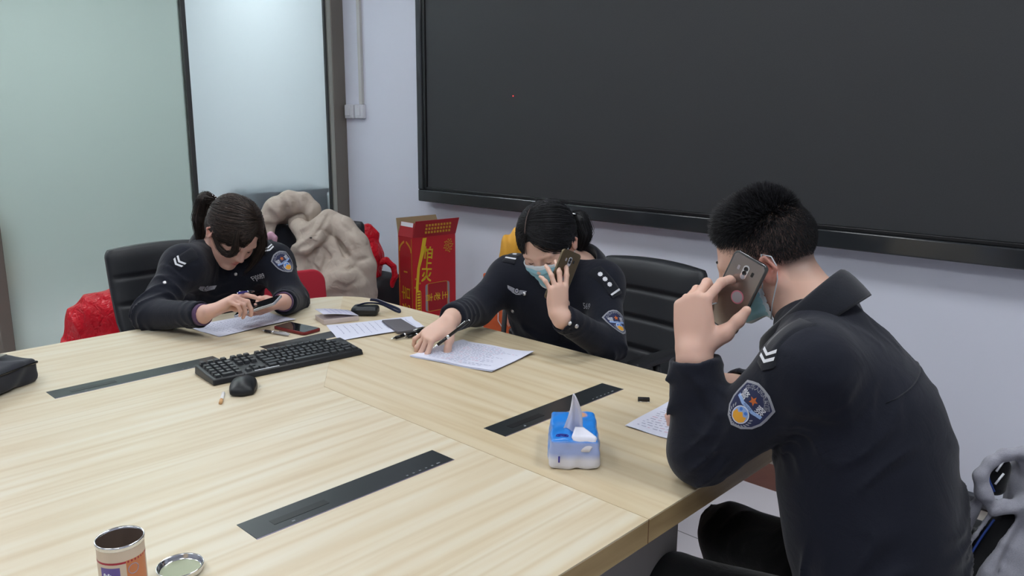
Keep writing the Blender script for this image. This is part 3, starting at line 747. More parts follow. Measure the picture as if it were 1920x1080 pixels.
def short_hair(parent, fr, c, m, seed=3):
    rng = np.random.RandomState(seed); toW = lambda p: c + p @ fr.T
    s = SDF(); Wp = lambda f, l, u: c + fr @ V(f, l, u)
    s.ell(Wp(*(CR_C+V(0, 0, .002))), tuple(CR_R+V(.002, .002, .006)), fr, .01)
    s.ell(Wp(.115, 0, -.03), (.088, .11, .112), fr, .004, 's')
    s.plane(Wp(-.02, 0, .090), fr @ V(-.34, 0, -1), .02)
    s.disp = lambda P: .0012*np.sin(((P-c) @ fr) @ V(300, 420, 200)+3*np.sin(((P-c) @ fr)[:, 1]*90)); s.dmax = .0015
    P, F = s.mesh(.003, 1); parts = [(P, F)]
    K = 30000; d = rng.normal(size=(K, 3)); d /= np.linalg.norm(d, axis=1, keepdims=True)
    p0 = scalp(d, np.zeros(K)); f, l, u = p0[:, 0], p0[:, 1], p0[:, 2]
    face = ((f-.115)/.088)**2+(l/.118)**2+((u+.03)/.108)**2 < 1
    low = u < np.interp(f, [-.1, -.05, -.02, .02, .06, .09], [-.03, -.028, .012, .03, .03, .05])
    side = ~face & ~low & ((f < .075))
    d = d[side]; p0 = p0[side]; f, l, u = p0.T; K = len(d)
    top = np.clip((u-(.060+.35*np.abs(f+.0)*(f < .0)))/.055, 0, 1)
    fade = np.clip((u+.02)/.08, 0, 1)
    ln = .0025 + .0065*fade + top*(.009+.007*rng.uniform(0, 1, K)) + .020*top*np.clip((f-.02)/.06, 0, 1)
    nd = d/CR_R; nd /= np.linalg.norm(nd, axis=1, keepdims=True)
    fl = np.stack([np.interp(f, [-.1, -.02, .09], [-.1, .35, 1.15]), rng.normal(0, .16, K), np.interp(f, [-.1, .02, .09], [.3, .15, -.75])], 1)
    fw_ = np.interp(f, [-.02, .03, .09], [1, .75, .25])[:, None]
    dirv = nd*(.35+.45*top[:, None])*fw_ + fl*top[:, None] + (1-top[:, None])*np.stack([np.full(K, .2), np.zeros(K), np.full(K, -.9)], 1)*.9 + rng.normal(0, .16, (K, 3))
    dirv /= np.linalg.norm(dirv, axis=1, keepdims=True)
    S = 4; tt = np.linspace(0, 1, S)
    pth = p0[:, None] + nd[:, None]*(tt[None, :, None]*(ln*fw_[:, 0])[:, None, None]*.55) + dirv[:, None]*(tt[None, :, None]**1.4*ln[:, None, None]*.9)
    r = np.interp(tt, [0, .6, 1], [.0009, .0007, .00015])[None]*np.clip(.45+top, 0, 1)[:, None]
    parts.append(strand_mesh(toW(pth.reshape(-1, 3)).reshape(pth.shape), np.tile(r, (1, 1))))
    return np_mesh('hair', parts, m, parent)
def loft(mb, rings, closed=True, mi=0):
    n = len(rings[0]); vs = [p for r in rings for p in r]
    fs = [(i*n+j, i*n+(j+1) % n, (i+1)*n+(j+1) % n, (i+1)*n+j) for i in range(len(rings)-1) for j in range(n if closed else n-1)]
    return mb.add(vs, fs, mi, True)
def collar(parent, c, fr, m, ra=.068, rb=.062, h=.045, gap=.5, fall=.035, tilt=.3, th=.004, seed=0):
    """stand-and-fall collar; fr columns: front, left, up of the neck base"""
    mb = MB(); rings = []
    A = np.linspace(gap, 2*PI-gap, 44)
    prof = [(-.006, 1.10, .0), (.02, 1.04, .0), (h*.8, 1.0, .0), (h, 1.03, .0), (h*.95, 1.10, 0), (h-.02, 1.20, 0), (h-fall-.008, 1.33, .0)]
    for z, k, _ in prof:
        r = []
        for a in A:
            bk = .5-.5*math.cos(a)       # 0 front, 1 back
            zz = z*(.62+.38*bk) + (-tilt*(1-bk)*.09)
            r.append(c + fr @ V(math.cos(a)*ra*k*(1+.10*(1-bk)), math.sin(a)*rb*k, zz))
        rings.append(r)
    loft(mb, rings, closed=False); o = mb.build('collar', m, parent, smooth=True)
    md = o.modifiers.new('thick', 'SOLIDIFY'); md.thickness = th; md.offset = 1
    md = o.modifiers.new('sub', 'SUBSURF'); md.levels = 1; md.render_levels = 1
    return o
def surf(sdf, x, y, D0=1.0, D1=4.0):
    """point and outward normal where a viewing ray meets a surface"""
    dr = _dir(x, y); t = D0; best = (9, t)
    for _ in range(200):
        q = sdf.ev((O+dr*t)[None], None, False)[0]
        if q < best[0]: best = (q, t)
        if q < .0008: break
        t += max(q*.7, .002)
        if t > D1: print('missed', x, y, 'by', best); t = best[1]; break
    p = O+dr*t; e = 2e-3; g = V(*[sdf.ev((p+e*a)[None], None, False)[0]-sdf.ev((p-e*a)[None], None, False)[0] for a in np.eye(3)])
    return p, nrm(g)
def drape(parent, sdf, name, mats_, layers, px, xdir, start=.05, flip=False):
    """lays flat shapes on a surface, centred where the viewing ray px meets it; xdir (right, up) in the view.
    layers: (V2, faces, material index, lift)"""
    origin, nn = surf(sdf, *px); into = -nn
    xd = C_R*xdir[0] + C_U*xdir[1]; r_ = _dir(*px)
    xd = nrm(xd - r_*(xd @ nn)/(r_ @ nn)); yd = np.cross(nn, xd)
    mb = MB()
    for V2, fs, mi, lift in layers:
        if len(V2) == 0: continue
        P = np.array(origin) + V2[:, :1]*xd + V2[:, 1:]*yd
        Q = sdf.project(P, into, start=start, off=lift)
        mb.add(Q, fs, mi, True)
    o = mb.build(name, mats_, parent)
    return o
def shield_layers(w=.078, h=.098, sc=1.0):
    L = []
    def shield(k):
        pts = []
        hw, hh = w/2*k, h/2*k
        top = [(-hw*.72, hh*.80), (-hw*.4, hh*.96), (0, hh), (hw*.4, hh*.96), (hw*.72, hh*.80)]
        right = [(hw*1.0, hh*.62), (hw*1.0, hh*.1), (hw*.97, -hh*.2), (hw*.8, -hh*.55), (hw*.45, -hh*.85), (0, -hh)]
        left = [(-x, y) for x, y in right[-2::-1]]
        return top + right + left
    a, f = patch2d(shield(1.0), res=.006); L.append((a, f, 0, .0010))
    a, f = patch2d(shield(.90), res=.006); L.append((a, f, 1, .0015))
    # writing round the top, the two characters, star, ribbon, disc, wreath
    for i, ch in enumerate('中华人民共和国'):
        t = math.radians(90+(3-i)*17); R = .043
        V2, fs = text2d(ch, .0115)
        ca, sa = math.cos(t-PI/2), math.sin(t-PI/2)
        V2 = V2 @ np.array([[ca, sa], [-sa, ca]]) + V(R*math.cos(t)*.78, R*math.sin(t)*.92)
        L.append((V2, fs, 2, .0019))
    for ch, x in (('警', -.021), ('察', .021)):
        V2, fs = text2d(ch, .019); L.append((V2 + V(x, .012), fs, 3, .0019))
    star = [((.0095 if i % 2 == 0 else .0042)*math.sin(i*PI/5), (.0095 if i % 2 == 0 else .0042)*math.cos(i*PI/5)+.016) for i in range(10)]
    a, f = patch2d(star, res=.01); L.append((a, f, 4, .0019))
    rib = [(-.030, -.001), (-.030, .006), (-.012, .002), (0, .0035), (.012, .002), (.030, .006), (.030, -.001), (.012, -.005), (0, -.004), (-.012, -.005)]
    a, f = patch2d(rib, res=.006); L.append((a, f, 5, .0019))
    V2, fs = text2d('POLICE', .0055); L.append((V2+V(0, -.0005), fs, 1, .0024))
    a, f = patch2d(ring2(.0165, .0175, 30, c=(0, -.021)), res=.006); L.append((a, f, 3, .0021))
    a, f = patch2d(ring2(.0150, .0160, 30, c=(0, -.021)), res=.006); L.append((a, f, 5, .0024))
    for x, y, r_ in ((-.006, -.012, .0034), (.006, -.012, .0034)):
        a, f = patch2d(ring2(r_, r_, 12, c=(x, y)), res=.01); L.append((a, f, 6, .0027))
    wave = [(-.0135, -.027), (-.012, -.017), (-.006, -.020), (0, -.014), (.006, -.020), (.012, -.017), (.0135, -.027), (.008, -.0345), (0, -.0365), (-.008, -.0345)]
    a, f = patch2d(wave, res=.006); L.append((a, f, 7, .0027))
    for sgn in (1, -1):
        for i in range(8):
            t = math.radians(-90+sgn*(8+i*14)); cx, cy = .0215*math.cos(t), -.021+.0225*math.sin(t)
            e = ring2(.0036, .0013, 8); ca, sa = math.cos(t+sgn*.7), math.sin(t+sgn*.7)
            q = [(cx+x*ca-y*sa, cy+x*sa+y*ca) for x, y in e]; L.append((np.array(q), [tuple(range(8))], 2, .0022))
    return [(a*sc, f, mi, lf) for a, f, mi, lf in L]
SHIELD_M = [M_GREYTHREAD, M_PATCH, M_GREYTHREAD, M_WHITETHREAD, M_ORANGET, M_SKYB, mat('blue_thread', srgb(70, 120, 200), .7), M_GOLD]
def skin_tone(base, red, heads=(), lips=None, dark=()):
    """colour of the skin itself: redder lips, ears, knuckles; cropped hair where listed"""
    base = np.array(srgb(*base)); red = np.array(srgb(*red))
    def f(P):
        C = np.tile(np.append(base, 1.0), (len(P), 1))
        for c, r, amt in heads:
            w = np.clip(1-np.linalg.norm(P-c, axis=1)/r, 0, 1)*amt
            C[:, :3] = C[:, :3]*(1-w[:, None]) + red*w[:, None]
        for fn, col in dark:
            w = fn(P)[:, None]; C[:, :3] = C[:, :3]*(1-w) + np.array(srgb(*col))*w
        return C
    return f
def buttons(parent, sdf, pts, r=.007, m=None):
    for p in pts:
        q, nn = surf(sdf, *p); q = sdf.project(np.array([q]), -nn, start=.04, off=.001)[0]
        mb = MB(); d = -nn; a = nrm(np.cross(d, V(0.3, 0.2, 1))); ax = np.stack([a, np.cross(-d, a), -d], 1)
        mb.lathe([(r, 0), (r, .0015), (r*.8, .003), (r*.3, .0038), (.0001, .004)], q, 20, ax=ax)
        mb.build('button', m or M_SILVER, parent)
def jacket_sdf(sp, seed):
    """sp: dict with hip, chest, neck, SL, SR, EL, ER, WL, WR, lat (torso left dir), up, fw"""
    s = SDF(); fr = np.stack([nrm(sp['fw']), nrm(sp['lat']), nrm(np.cross(nrm(sp['fw']), nrm(sp['lat'])))], 1)
    hip, chest, neck = (np.array(sp[k], float) for k in ('hip', 'chest', 'neck'))
    w = sp.get('w', 1.0); mid = (hip+chest)/2
    dk = sp.get('deep', 1.0)
    s.ell(hip, (.135*w*dk*sp.get('hipk', 1.0), .185*w, .13), fr, .08)
    s.ell(mid, (.128*w*dk, .172*w, .15), fr, .10)
    s.ell(chest, (.128*w*dk, .185*w, .16), fr, .08)
    s.ell(chest*.45+neck*.55, (.088*w, .135*w, .085), fr, .08)
    for S_, E_, W_ in (('SL', 'EL', 'WL'), ('SR', 'ER', 'WR')):
        A, B, C = (np.array(sp[k], float) for k in (S_, E_, W_)); rs = sp.get('arm', 1.0)
        s.cone(neck - fr[:, 2]*.02, A, .055*w, .060*w, .06)
        s.cone(chest*.5+A*.5, A, .085*w, .062*w, .07)
        s.cone(A, B, .066*rs, .055*rs, .035)
        d = nrm(C-B)
        s.cone(B, C + d*.004, .054*rs, .044*rs, .03)
        s.cone(C - d*.045, C + d*.006, .046*rs, .044*rs, .004)
    for S_, E_, W_ in (('SL', 'EL', 'WL'), ('SR', 'ER', 'WR')):
        B, C = np.array(sp[E_], float), np.array(sp[W_], float); d = nrm(C-B); rs = sp.get('arm', 1.0)
        s.disc(C + d*.002, d, .075)
        s.cone(C - d*.03, C + d*.05, .0335*rs, .0335*rs, .002, 's')
    nd = nrm(neck - chest)
    s.cone(neck - nd*.02, neck + nd*.12, .052, .060, .01, 's')
    for extra in sp.get('extra', []): s.p.insert(0, extra)
    it = []
    for S_, E_, W_ in (('SL', 'EL', 'WL'), ('SR', 'ER', 'WR')):
        A, B, C = (np.array(sp[k], float) for k in (S_, E_, W_))
        it += [(B, nrm(C-B)+nrm(B-A), .0085, .12, .034), (B*.45+C*.55, C-B, .005, .10, .036), (A*.65+B*.35, nrm(B-A)+fr[:, 2]*.5, .005, .12, .045)]
        it += [(A*.6+chest*.4, fr[:, 1]+fr[:, 2]*.6, .005, .13, .055)]
    it += [(mid, fr[:, 2]+fr[:, 1]*.25, .009, .24, .075), (hip, fr[:, 2]-fr[:, 1]*.2, .008, .2, .06)]
    it += sp.get('folds', [])
    s.disp = folds(it, seed, base=.0016); s.dmax = s.disp.amax
    return s, fr
def body_sdf(sp, fr, hfr, hc):
    s = SDF()
    hip, chest, neck = (np.array(sp[k], float) for k in ('hip', 'chest', 'neck'))
    s.ell(hip, (.10, .145, .10), fr, .05); s.ell((hip+chest)/2, (.09, .13, .13), fr, .06); s.ell(chest, (.09, .14, .12), fr, .05)
    s.cone(chest, neck, .07, .05, .05)
    for S_, E_, W_ in (('SL', 'EL', 'WL'), ('SR', 'ER', 'WR')):
        A, B, C = (np.array(sp[k], float) for k in (S_, E_, W_)); rs = sp.get('arm', 1.0)
        s.cone(neck, A, .04, .042, .03); s.cone(A, B, .045*rs, .038*rs, .02)
        d = nrm(C-B); H = np.array(sp['H'+W_[1]], float)
        s.cone(B, C, .038*rs, .030*rs, .01); s.cone(C, H, .029*rs, .0235*rs, .012)
    s.cone(neck - nrm(neck-chest)*.03, hc + hfr @ V(-.022, 0, -.03), .057*sp.get('nk', 1.0), .052*sp.get('nk', 1.0), .03)
    head_sdf(s, hfr, hc)
    return s
def trousers(parent, hip, kneeL, kneeR, ankL, ankR, lat, seed=5, m=None, r=1.0):
    hip, kL, kR, aL, aR = (np.array(q, float) for q in (hip, kneeL, kneeR, ankL, ankR)); lat = nrm(lat)
    s = SDF(); fr = np.stack([nrm(np.cross(lat, V(0, 0, 1))), lat, V(0, 0, 1)], 1)
    s.ell(hip, (.13, .17, .10), fr, .08)
    for k, a, y in ((kL, aL, 1), (kR, aR, -1)):
        h = hip + lat*.095*y - V(0, 0, .01)
        s.cone(h, k, .092*r, .070*r, .05); s.cone(k, a, .064*r, .055*r, .03)
        s.disc(a, nrm(a-k), .09)
    s.disp = folds([(kL, kL-hip, .006, .16, .05), (kR, kR-hip, .006, .16, .05), (hip, kL-hip, .007, .2, .06)], seed, .002); s.dmax = s.disp.amax
    return s.build('trousers', .006, m or M_TROUS, parent)
def shoe(parent, ank, direc, m):
    a = np.array(ank, float); d = nrm(V(direc[0], direc[1], 0)); s = SDF(); fr = frame_from(d, V(0, 0, 1))
    z = .045
    s.ell(V(a[0], a[1], z)+d*.02, (.075, .040, .045), fr, .03); s.ell(V(a[0], a[1], .04)+d*.12, (.085, .046, .038), fr, .04)
    s.cone(a + V(0, 0, .01), V(a[0], a[1], .07), .043, .045, .02)
    s.plane(V(a[0], a[1], .0), V(0, 0, -1)); 
    o = s.build('shoe', .005, m, parent); return o
def mask(parent, sdf, hfr, hc, m1, m2, drop=0.0, ears=(1, -1), span=1.12, top=-.006, bot=-.104):
    """pleated face mask wrapped round the lower face"""
    mb = MB(); nu, nv = 30, 22; A = np.linspace(-span, span, nu); B = np.linspace(0, 1, nv)
    P = []; Dv = []
    for v in B:
        for a in A:
            k = 1-abs(a)/span
            z = (top + (bot-top)*v)*(.70+.30*k**.6) - .010*(1-k**.6) - drop
            z += (.008*k**6 if v == 0 else 0)
            ax = V(.02, 0, z*.8-.004); dr = V(math.cos(a), math.sin(a), (z-ax[2])/.09)
            P.append(hc + hfr @ (ax + dr*.16)); Dv.append(-(hfr @ nrm(dr)))
    P = np.array(P); Dv = np.array(Dv); t = np.zeros(len(P))
    for _ in range(50):
        t += .7*(sdf.ev(P + t[:, None]*Dv, None, False) - .0045); t = np.clip(t, 0, .15)
    Q = (P + t[:, None]*Dv).reshape(nv, nu, 3)
    for _ in range(5):          # cloth bridges hollows
        R = Q.copy(); R[1:-1, 1:-1] = (Q[:-2, 1:-1]+Q[2:, 1:-1]+Q[1:-1, :-2]+Q[1:-1, 2:])/4
        o = ((R-hc) @ hfr)[..., 0] < ((Q-hc) @ hfr)[..., 0] - .002; R[o] = Q[o]*.6+R[o]*.4; Q = R
    fwd = hfr[:, 0]
    for i, v in enumerate(B):   # pleats
        Q[i] += fwd*.0025*((i % 5) < 1)*(0 < i < nv-1)
    vs = Q.reshape(-1, 3); fs = []; mi = []
    for i in range(nv-1):
        for j in range(nu-1):
            fs.append((i*nu+j, i*nu+j+1, (i+1)*nu+j+1, (i+1)*nu+j)); mi.append(1 if (i < 2 or i > nv-4 or j < 1 or j > nu-3) else 0)
    me = me_from(vs, fs, 'face_mask', True, mi); o = link('face_mask', me, [m1, m2], parent)
    md = o.modifiers.new('thick', 'SOLIDIFY'); md.thickness = .0022; md.offset = 1
    for y in ears:
        j = nu-1 if y > 0 else 0
        e = hc + hfr @ V(-.024, .084*y, .004); tp = Q[1, j]; bt = Q[nv-2, j]
        mb = MB(); up_ = hc + hfr @ V(-.004, .083*y, .033)
        mb.tube([tp, (tp+up_)/2 + hfr @ V(0, .003*y, 0), up_, hc + hfr @ V(-.02, .084*y, .024), e, hc + hfr @ V(-.018, .082*y, -.022), (bt*.7+e*.3) + hfr @ V(0, .004*y, 0), bt], .0013, 6)
        mb.build('ear_loop', m2, o)
    return o
# ------------------------------------------------------------------ table
M_GREYTHREAD2 = mat('grey_print', srgb(130, 134, 138), .6)
TX0, TX1, TY0, TY1, TR = -2.62, -0.698, -1.45, 1.805, .20
TZ = .75
M_W1 = wood_mat('light_wood_lengthwise', False); M_W2 = wood_mat('light_wood_crosswise', True, (208, 192, 161), (197, 177, 142), (214, 200, 173), off=3.0)
M_EDGE = wood_mat('light_wood_edge', False, (176, 152, 112), (150, 126, 88), (190, 168, 128))
M_LEGP = mat('grey_table_panel', srgb(150, 146, 142), .5, var=(8, .05))
M_SEAM = mat('seam_line', srgb(120, 88, 62), .8)
table = thing('conference_table', 'large light-wood conference table with black cable lids', 'table'); table.location = ((TX0+TX1)/2, 0, 0)
TO = V((TX0+TX1)/2, 0, 0)
def corner(cx, cy, a0, r, n=10): return [(cx+r*math.cos(a0+PI/2*i/n), cy+r*math.sin(a0+PI/2*i/n)) for i in range(n+1)]
SX, SY = -1.70, 1.09                       # where the panels of the top meet
g = .0006
center_p = [(SX, TY0), (TX1, TY0), (TX1, SY-g), (SX, SY-g)]
left_p = [(TX0, TY0), (SX, TY0), (SX, SY)] + [(TX0+.055+TR*0, TY1-.055)][0:1] + corner(TX0+TR, TY1-TR, 3*PI/4, TR, 5)[:0]
arcL = [(TX0+TR+TR*math.cos(a), TY1-TR+TR*math.sin(a)) for a in np.linspace(3*PI/4, PI, 8)]
left_p = [(TX0, TY0), (SX, TY0), (SX, SY)] + [tuple(p) for p in arcL]
arcT = [(TX0+TR+TR*math.cos(a), TY1-TR+TR*math.sin(a)) for a in np.linspace(3*PI/4, PI/2, 8)]
arcR = [(TX1-TR+TR*math.cos(a), TY1-TR+TR*math.sin(a)) for a in np.linspace(PI/2, 0, 10)]
far_p = [(SX, SY+g)] + [(p[0], p[1]) for p in arcT[:1]] + [tuple(p) for p in arcT[1:]] + [tuple(p) for p in arcR] + [(TX1, SY+g)]
for nm, pl_, m_ in (('centre_panel', center_p, M_W1), ('end_panel', left_p, M_W1), ('far_panel', far_p, M_W2)):
    mb = MB(); mb.prism([(x-TO[0], y) for x, y in pl_], TZ-.003, TZ); mb.build(nm, m_, table)
out = [(TX0, TY0), (TX1, TY0)] + [tuple(p) for p in arcR[::-1]] + [tuple(p) for p in arcT[::-1]] + [tuple(p) for p in arcL[1:]]
mb = MB(); mb.prism([(x-TO[0], y) for x, y in out], TZ-.048, TZ-.0032); mb.build('edge_board', M_EDGE, table, bevel=.001)
for a, b_, nm in (((TX1+.0004, SY), (TX1+.0004, SY), 'edge_joint'),):
    mb = MB(); mb.box((TX1-TO[0], SY, TZ-.024), (.0006, .0008, .023)); mb.build(nm, M_SEAM, table)
mb = MB(); mb.box((-.782-TO[0], .55, .35), (.02, .75, .35)); mb.build('support_panel', M_LEGP, table, bevel=.002)
mb = MB(); mb.box((-2.42-TO[0], .15, .35), (.02, 1.2, .35)); mb.build('support_panel', M_LEGP, table, bevel=.002)
mb = MB(); mb.box((-1.63-TO[0], -.9, .35), (.70, .02, .35)); mb.build('modesty_panel', M_LEGP, table, bevel=.002)
# flush cable lids
M_LID = mat('black_cable_lid', srgb(38, 42, 44), .30, spec=.5, var=(20, .08)); M_LIDD = mat('lid_recess', srgb(24, 26, 28), .4)
M_LTRIM = mat('lid_trim_metal', srgb(150, 140, 165), .3, .8)
for (x, y) in ((-1.158, .800), (-1.167, 1.400), (-2.125, .795), (-2.118, 1.380)):
    lw, ll = .034, .220
    mb = MB(); mb.box((x-TO[0], y, TZ-.0004), (lw, ll, .0012)); ld = mb.build('cable_lid', M_LID, table, bevel=.0006)
    mb = MB(); mb.box((x-TO[0]+lw+.0006, y, TZ-.0004), (.0008, ll, .0012)); mb.build('trim_strip', M_LTRIM, ld)
    mb = MB(); mb.box((x-TO[0]+.004, y-ll+.10, TZ+.0009), (.009, .055, .0004)); mb.build('sliding_tab', M_LIDD, ld)
    mb = MB()
    for i in range(6): mb.box((x-TO[0]+lw-.009, y+ll-.035-i*.016, TZ+.0009), (.0016, .0022 if i != 0 else .004, .0003))
    mb.build('port_marks', M_GREYTHREAD2, ld)
    mb = MB(); mb.box((x-TO[0]+lw-.010, y-ll+.075, TZ+.0009), (.0018, .003, .0003)); mb.build('latch_mark', M_GREYTHREAD2, ld)
# ------------------------------------------------------------------ chairs
M_LEATHER = mat('black_leather', srgb(40, 42, 46), .42, spec=.45, bump=(160, .15, .001)); M_CHPL = mat('black_plastic', srgb(36, 37, 40), .5); M_STEEL = mat('chair_steel', (.5, .5, .52), .3, 1.0)
def office_chair(x, y, rz, label, m=None, top=.93, wid=.245, arms=True, recl=.22, bars=3):
    """faces local +x"""
    m = m or M_LEATHER
    t = thing('office_chair', label, 'chair'); t.location = (x, y, 0); t.rotation_euler = (0, 0, rz)
    # backrest: padded, with sewn horizontal bands
    def sheet(off, pad):
        R = []; nz, ny = 44, 22
        for i in range(nz+1):
            v = i/nz; z = .47 + (top-.47)*v; r = []
            wd = wid*(.90+.10*min(1, v*3))*(1 if v < .93 else (1-.06*((v-.93)/.07)**2))
            for j in range(ny+1):
                s_ = -1+2*j/ny; edge = (1-abs(s_)**6)*(1-abs(2*v-1)**14)
                band = 1.0
                for b in [.25, .5, .75][:bars]:
                    band = min(band, 1-math.exp(-((v-b)/.014)**2))
                xx = -.235 - (v)*recl*(top-.47)*1.0 + .035*s_*s_*.6 + pad*(.35*edge+.65*edge*band**.7) + off - .02*math.sin(v*PI)
                zz = z + .012*(1-s_*s_)*(v > .9)*((v-.9)/.1)
                r.append((xx, s_*wd, zz))
            R.append(r)
        return R
    A = sheet(0, .022); B = sheet(-.028, -.006); mb = MB(); n = len(A[0])
    vs = [p for r in A for p in r]+[p for r in B for p in r]; h = len(A)*n; fs = []
    for i in range(len(A)-1):
        for j in range(n-1):
            a = i*n+j; fs.append((a, a+1, a+n+1, a+n)); fs.append((h+a, h+a+n, h+a+n+1, h+a+1))
    for i in range(len(A)-1):
        for j in (0, n-1): a = i*n+j; fs.append((a, a+n, h+a+n, h+a))
    for j in range(n-1):
        for i in (0, len(A)-1): a = i*n+j; fs.append((a, a+1, h+a+1, h+a))
    mb.add(vs, fs, 0, True); mb.build('backrest', m, t)
    mb = MB(); mb.box((.02, 0, .405), (.25, wid-.005, .04)); mb.build('seat', m, t, bevel=.03, seg=4, smooth=True)
    mb = MB(); mb.tube([(-.10, 0, .40), (-.25, 0, .40), (-.285, 0, .46), (-.30, 0, .62)], .016, 10); mb.build('back_support', M_CHPL, t)
    if arms:
        for s_ in (1, -1):
            mb = MB(); mb.tube([(.0, s_*(wid-.03), .41), (.0, s_*(wid+.035), .42), (-.04, s_*(wid+.045), .55), (-.02, s_*(wid+.045), .635)], .014, 8); ar = mb.build('armrest', M_CHPL, t)
            mb = MB(); mb.box((-.01, s_*(wid+.045), .645), (.125, .028, .014)); mb.build('arm_pad', M_CHPL, ar, bevel=.012, seg=3, smooth=True)
    mb = MB(); mb.lathe([(.0001, .09), (.035, .09), (.035, .12), (.024, .13), (.024, .30), (.014, .30), (.014, .36), (.09, .362), (.09, .37), (.0001, .37)], (0, 0, 0), 20); mb.build('gas_column', M_CHPL, t)
    for k in range(5):
        a = 2*PI*k/5+.3; c, s_ = math.cos(a), math.sin(a)
        mb = MB(); mb.tube([(c*.02, s_*.02, .115), (c*.17, s_*.17, .10), (c*.29, s_*.29, .075)], [.022, .019, .014], 8); lg = mb.build('leg', M_CHPL, t)
        ax = np.stack([V(0, 0, 1), V(c, s_, 0), V(-s_, c, 0)], 1)
        mb = MB()
        for q in (-.014, .014): mb.lathe([(.0001, -.009), (.024, -.009), (.027, 0), (.024, .009), (.0001, .009)], V(c*.29, s_*.29, .027)+ax[:, 2]*q, 16, ax=ax)
        mb.build('caster', M_CHPL, lg)
    return t
office_chair(-2.98, 1.385, -.02, 'black leather chair behind the person with brown ponytail at left', top=.905, recl=.30, wid=.235, arms=False)
office_chair(-1.695, 2.20, -PI/2-.06, 'black leather chair behind the person with black ponytail in the middle', top=.895, recl=.32, wid=.238)
office_chair(-.24, 1.38, PI-.05, 'black office chair under the person at right, grey jacket over its back', top=.86, recl=.22)
office_chair(-3.62, 2.28, -.75, 'black office chair under the beige padded coat', top=.86, recl=.2)
# red fabric visitor chair between the table corner and the coat
M_RED = mat('red_fabric', srgb(178, 30, 52), .85, bump=(300, .3, .001), sheen=.2)
t = thing('visitor_chair', 'red fabric chair back in front of the beige coat', 'chair'); rc = atX(514, 513, -3.10); t.location = (rc[0]+.22, rc[1], 0); RZ = rc[2]-.17; t.rotation_euler = (0, 0, -.15)
mb = MB(); mb.prism(rrect(.20, .17, .06), -.014, .014, X=lambda v: V(-.2-v[1]*.12+v[2], v[0], RZ+v[1])); mb.build('backrest', M_RED, t, bevel=.010, seg=3, smooth=True)
mb = MB(); mb.prism(rrect(.21, .20, .05), -.025, .025, X=lambda v: V(v[0]+.02, v[1], .42+v[2])); mb.build('seat', M_RED, t, bevel=.012, seg=3, smooth=True)
for s_ in (1, -1):
    mb = MB(); mb.tube([(-.205, s_*.17, RZ), (-.19, s_*.19, .42), (-.21, s_*.20, .0)], .011, 8); mb.build('leg', M_CHPL, t)
    mb = MB(); mb.tube([(.0, s_*.19, .41), (.19, s_*.19, .40), (.22, s_*.20, .0)], .011, 8); mb.build('leg', M_CHPL, t)
# ------------------------------------------------------------------ things on the table
M_WHITETHREAD2 = mat('white_print', srgb(214, 216, 222), .6)
def cloth_mat0(name, col):
    return mat(name, col, .85, sheen=.15, bump=(300, .3, .001), var=(90, .15))
M_PAPER = mat('white_paper', srgb(214, 216, 232), .8); M_PRINT = mat('printed_grey', srgb(160, 163, 188), .8); M_REDINK = mat('red_ink', srgb(206, 168, 190), .8)
def sheet(corners, label, seed=0, n=1, lines=9, ink=None, cat='paper', name='paper_sheet', z0=TZ, curl=.004, cols=1, group=None):
    """corners: four photo directions on the table top, in order"""
    rng = random.Random(seed); C_ = [atZ(*c, z0+.001) for c in corners]; ctr = sum(C_)/4
    t = thing(name, label, cat, group); t.location = tuple(ctr)
    for k in range(n):
        N = 12; vs = []; off = V(rng.uniform(-.006, .006), rng.uniform(-.006, .006), 0)*k
        z = .0008+.0011*(n-1-k)
        def P(u, v, z_=0):
            p = C_[0]*(1-u)*(1-v)+C_[1]*u*(1-v)+C_[2]*u*v+C_[3]*(1-u)*v - ctr + off
            return V(p[0], p[1], z0-ctr[2] + z + z_ + curl*(max(0, abs(2*u-1)-.6)/.4)**2*(.3+.7*v) + curl*.5*math.sin(u*5+v*3+seed)**2)
        for i in range(N+1):
            for j in range(N+1): vs.append(P(i/N, j/N))
        o_ = len(vs); vs += [v-V(0, 0, .0005) for v in vs]
        fs = []
        for i in range(N):
            for j in range(N):
                a = i*(N+1)+j; fs.append((a, a+1, a+N+2, a+N+1)); fs.append((o_+a, o_+a+N+1, o_+a+N+2, o_+a+1))
        mb = MB(); mb.add(vs, fs, 0, True); sh = mb.build('sheet', M_PAPER, t)
        if k == 0:
            mb = MB(); mr = MB()
            Lu, Lv = np.linalg.norm(C_[1]-C_[0]), np.linalg.norm(C_[3]-C_[0])
            for i in range(lines):
                v = .10+.80*i/max(1, lines-1); u = .08+rng.random()*.04; end = .55+rng.random()*.37
                while u < end:
                    w_ = (.004+rng.random()*.010)/Lu; tgt = mr if (ink and rng.random() < .15) else mb; hh = (.0022+rng.random()*.0012)/Lv
                    tgt.add([P(u, v, .0006), P(u+w_, v, .0006), P(u+w_, v+hh, .0006), P(u, v+hh, .0006)], [(0, 1, 2, 3)]); u += w_+(.003+rng.random()*.004)/Lu
            if mb.v: mb.build('writing', M_PRINT, sh)
            if mr.v: mr.build('red_writing', M_REDINK, sh)
    return t
sheet([(352, 614), (411, 632), (556, 600), (500, 586)], 'white printed sheet under the phone of the person at left', 1, lines=20)
sheet([(612, 611), (637, 640), (798, 614), (772, 596)], 'white sheet lying under the dark grey notebook and pens', 2, lines=12)
sheet([(771, 668), (925, 698), (1002, 663), (868, 640)], 'stack of white forms under the writing hand', 3, n=3, lines=17, ink=True)
sheet([(1173, 800), (1300, 838), (1400, 762), (1262, 752)], 'white handwritten sheets under the forearm of the person at right', 4, n=2, lines=15, ink=True)
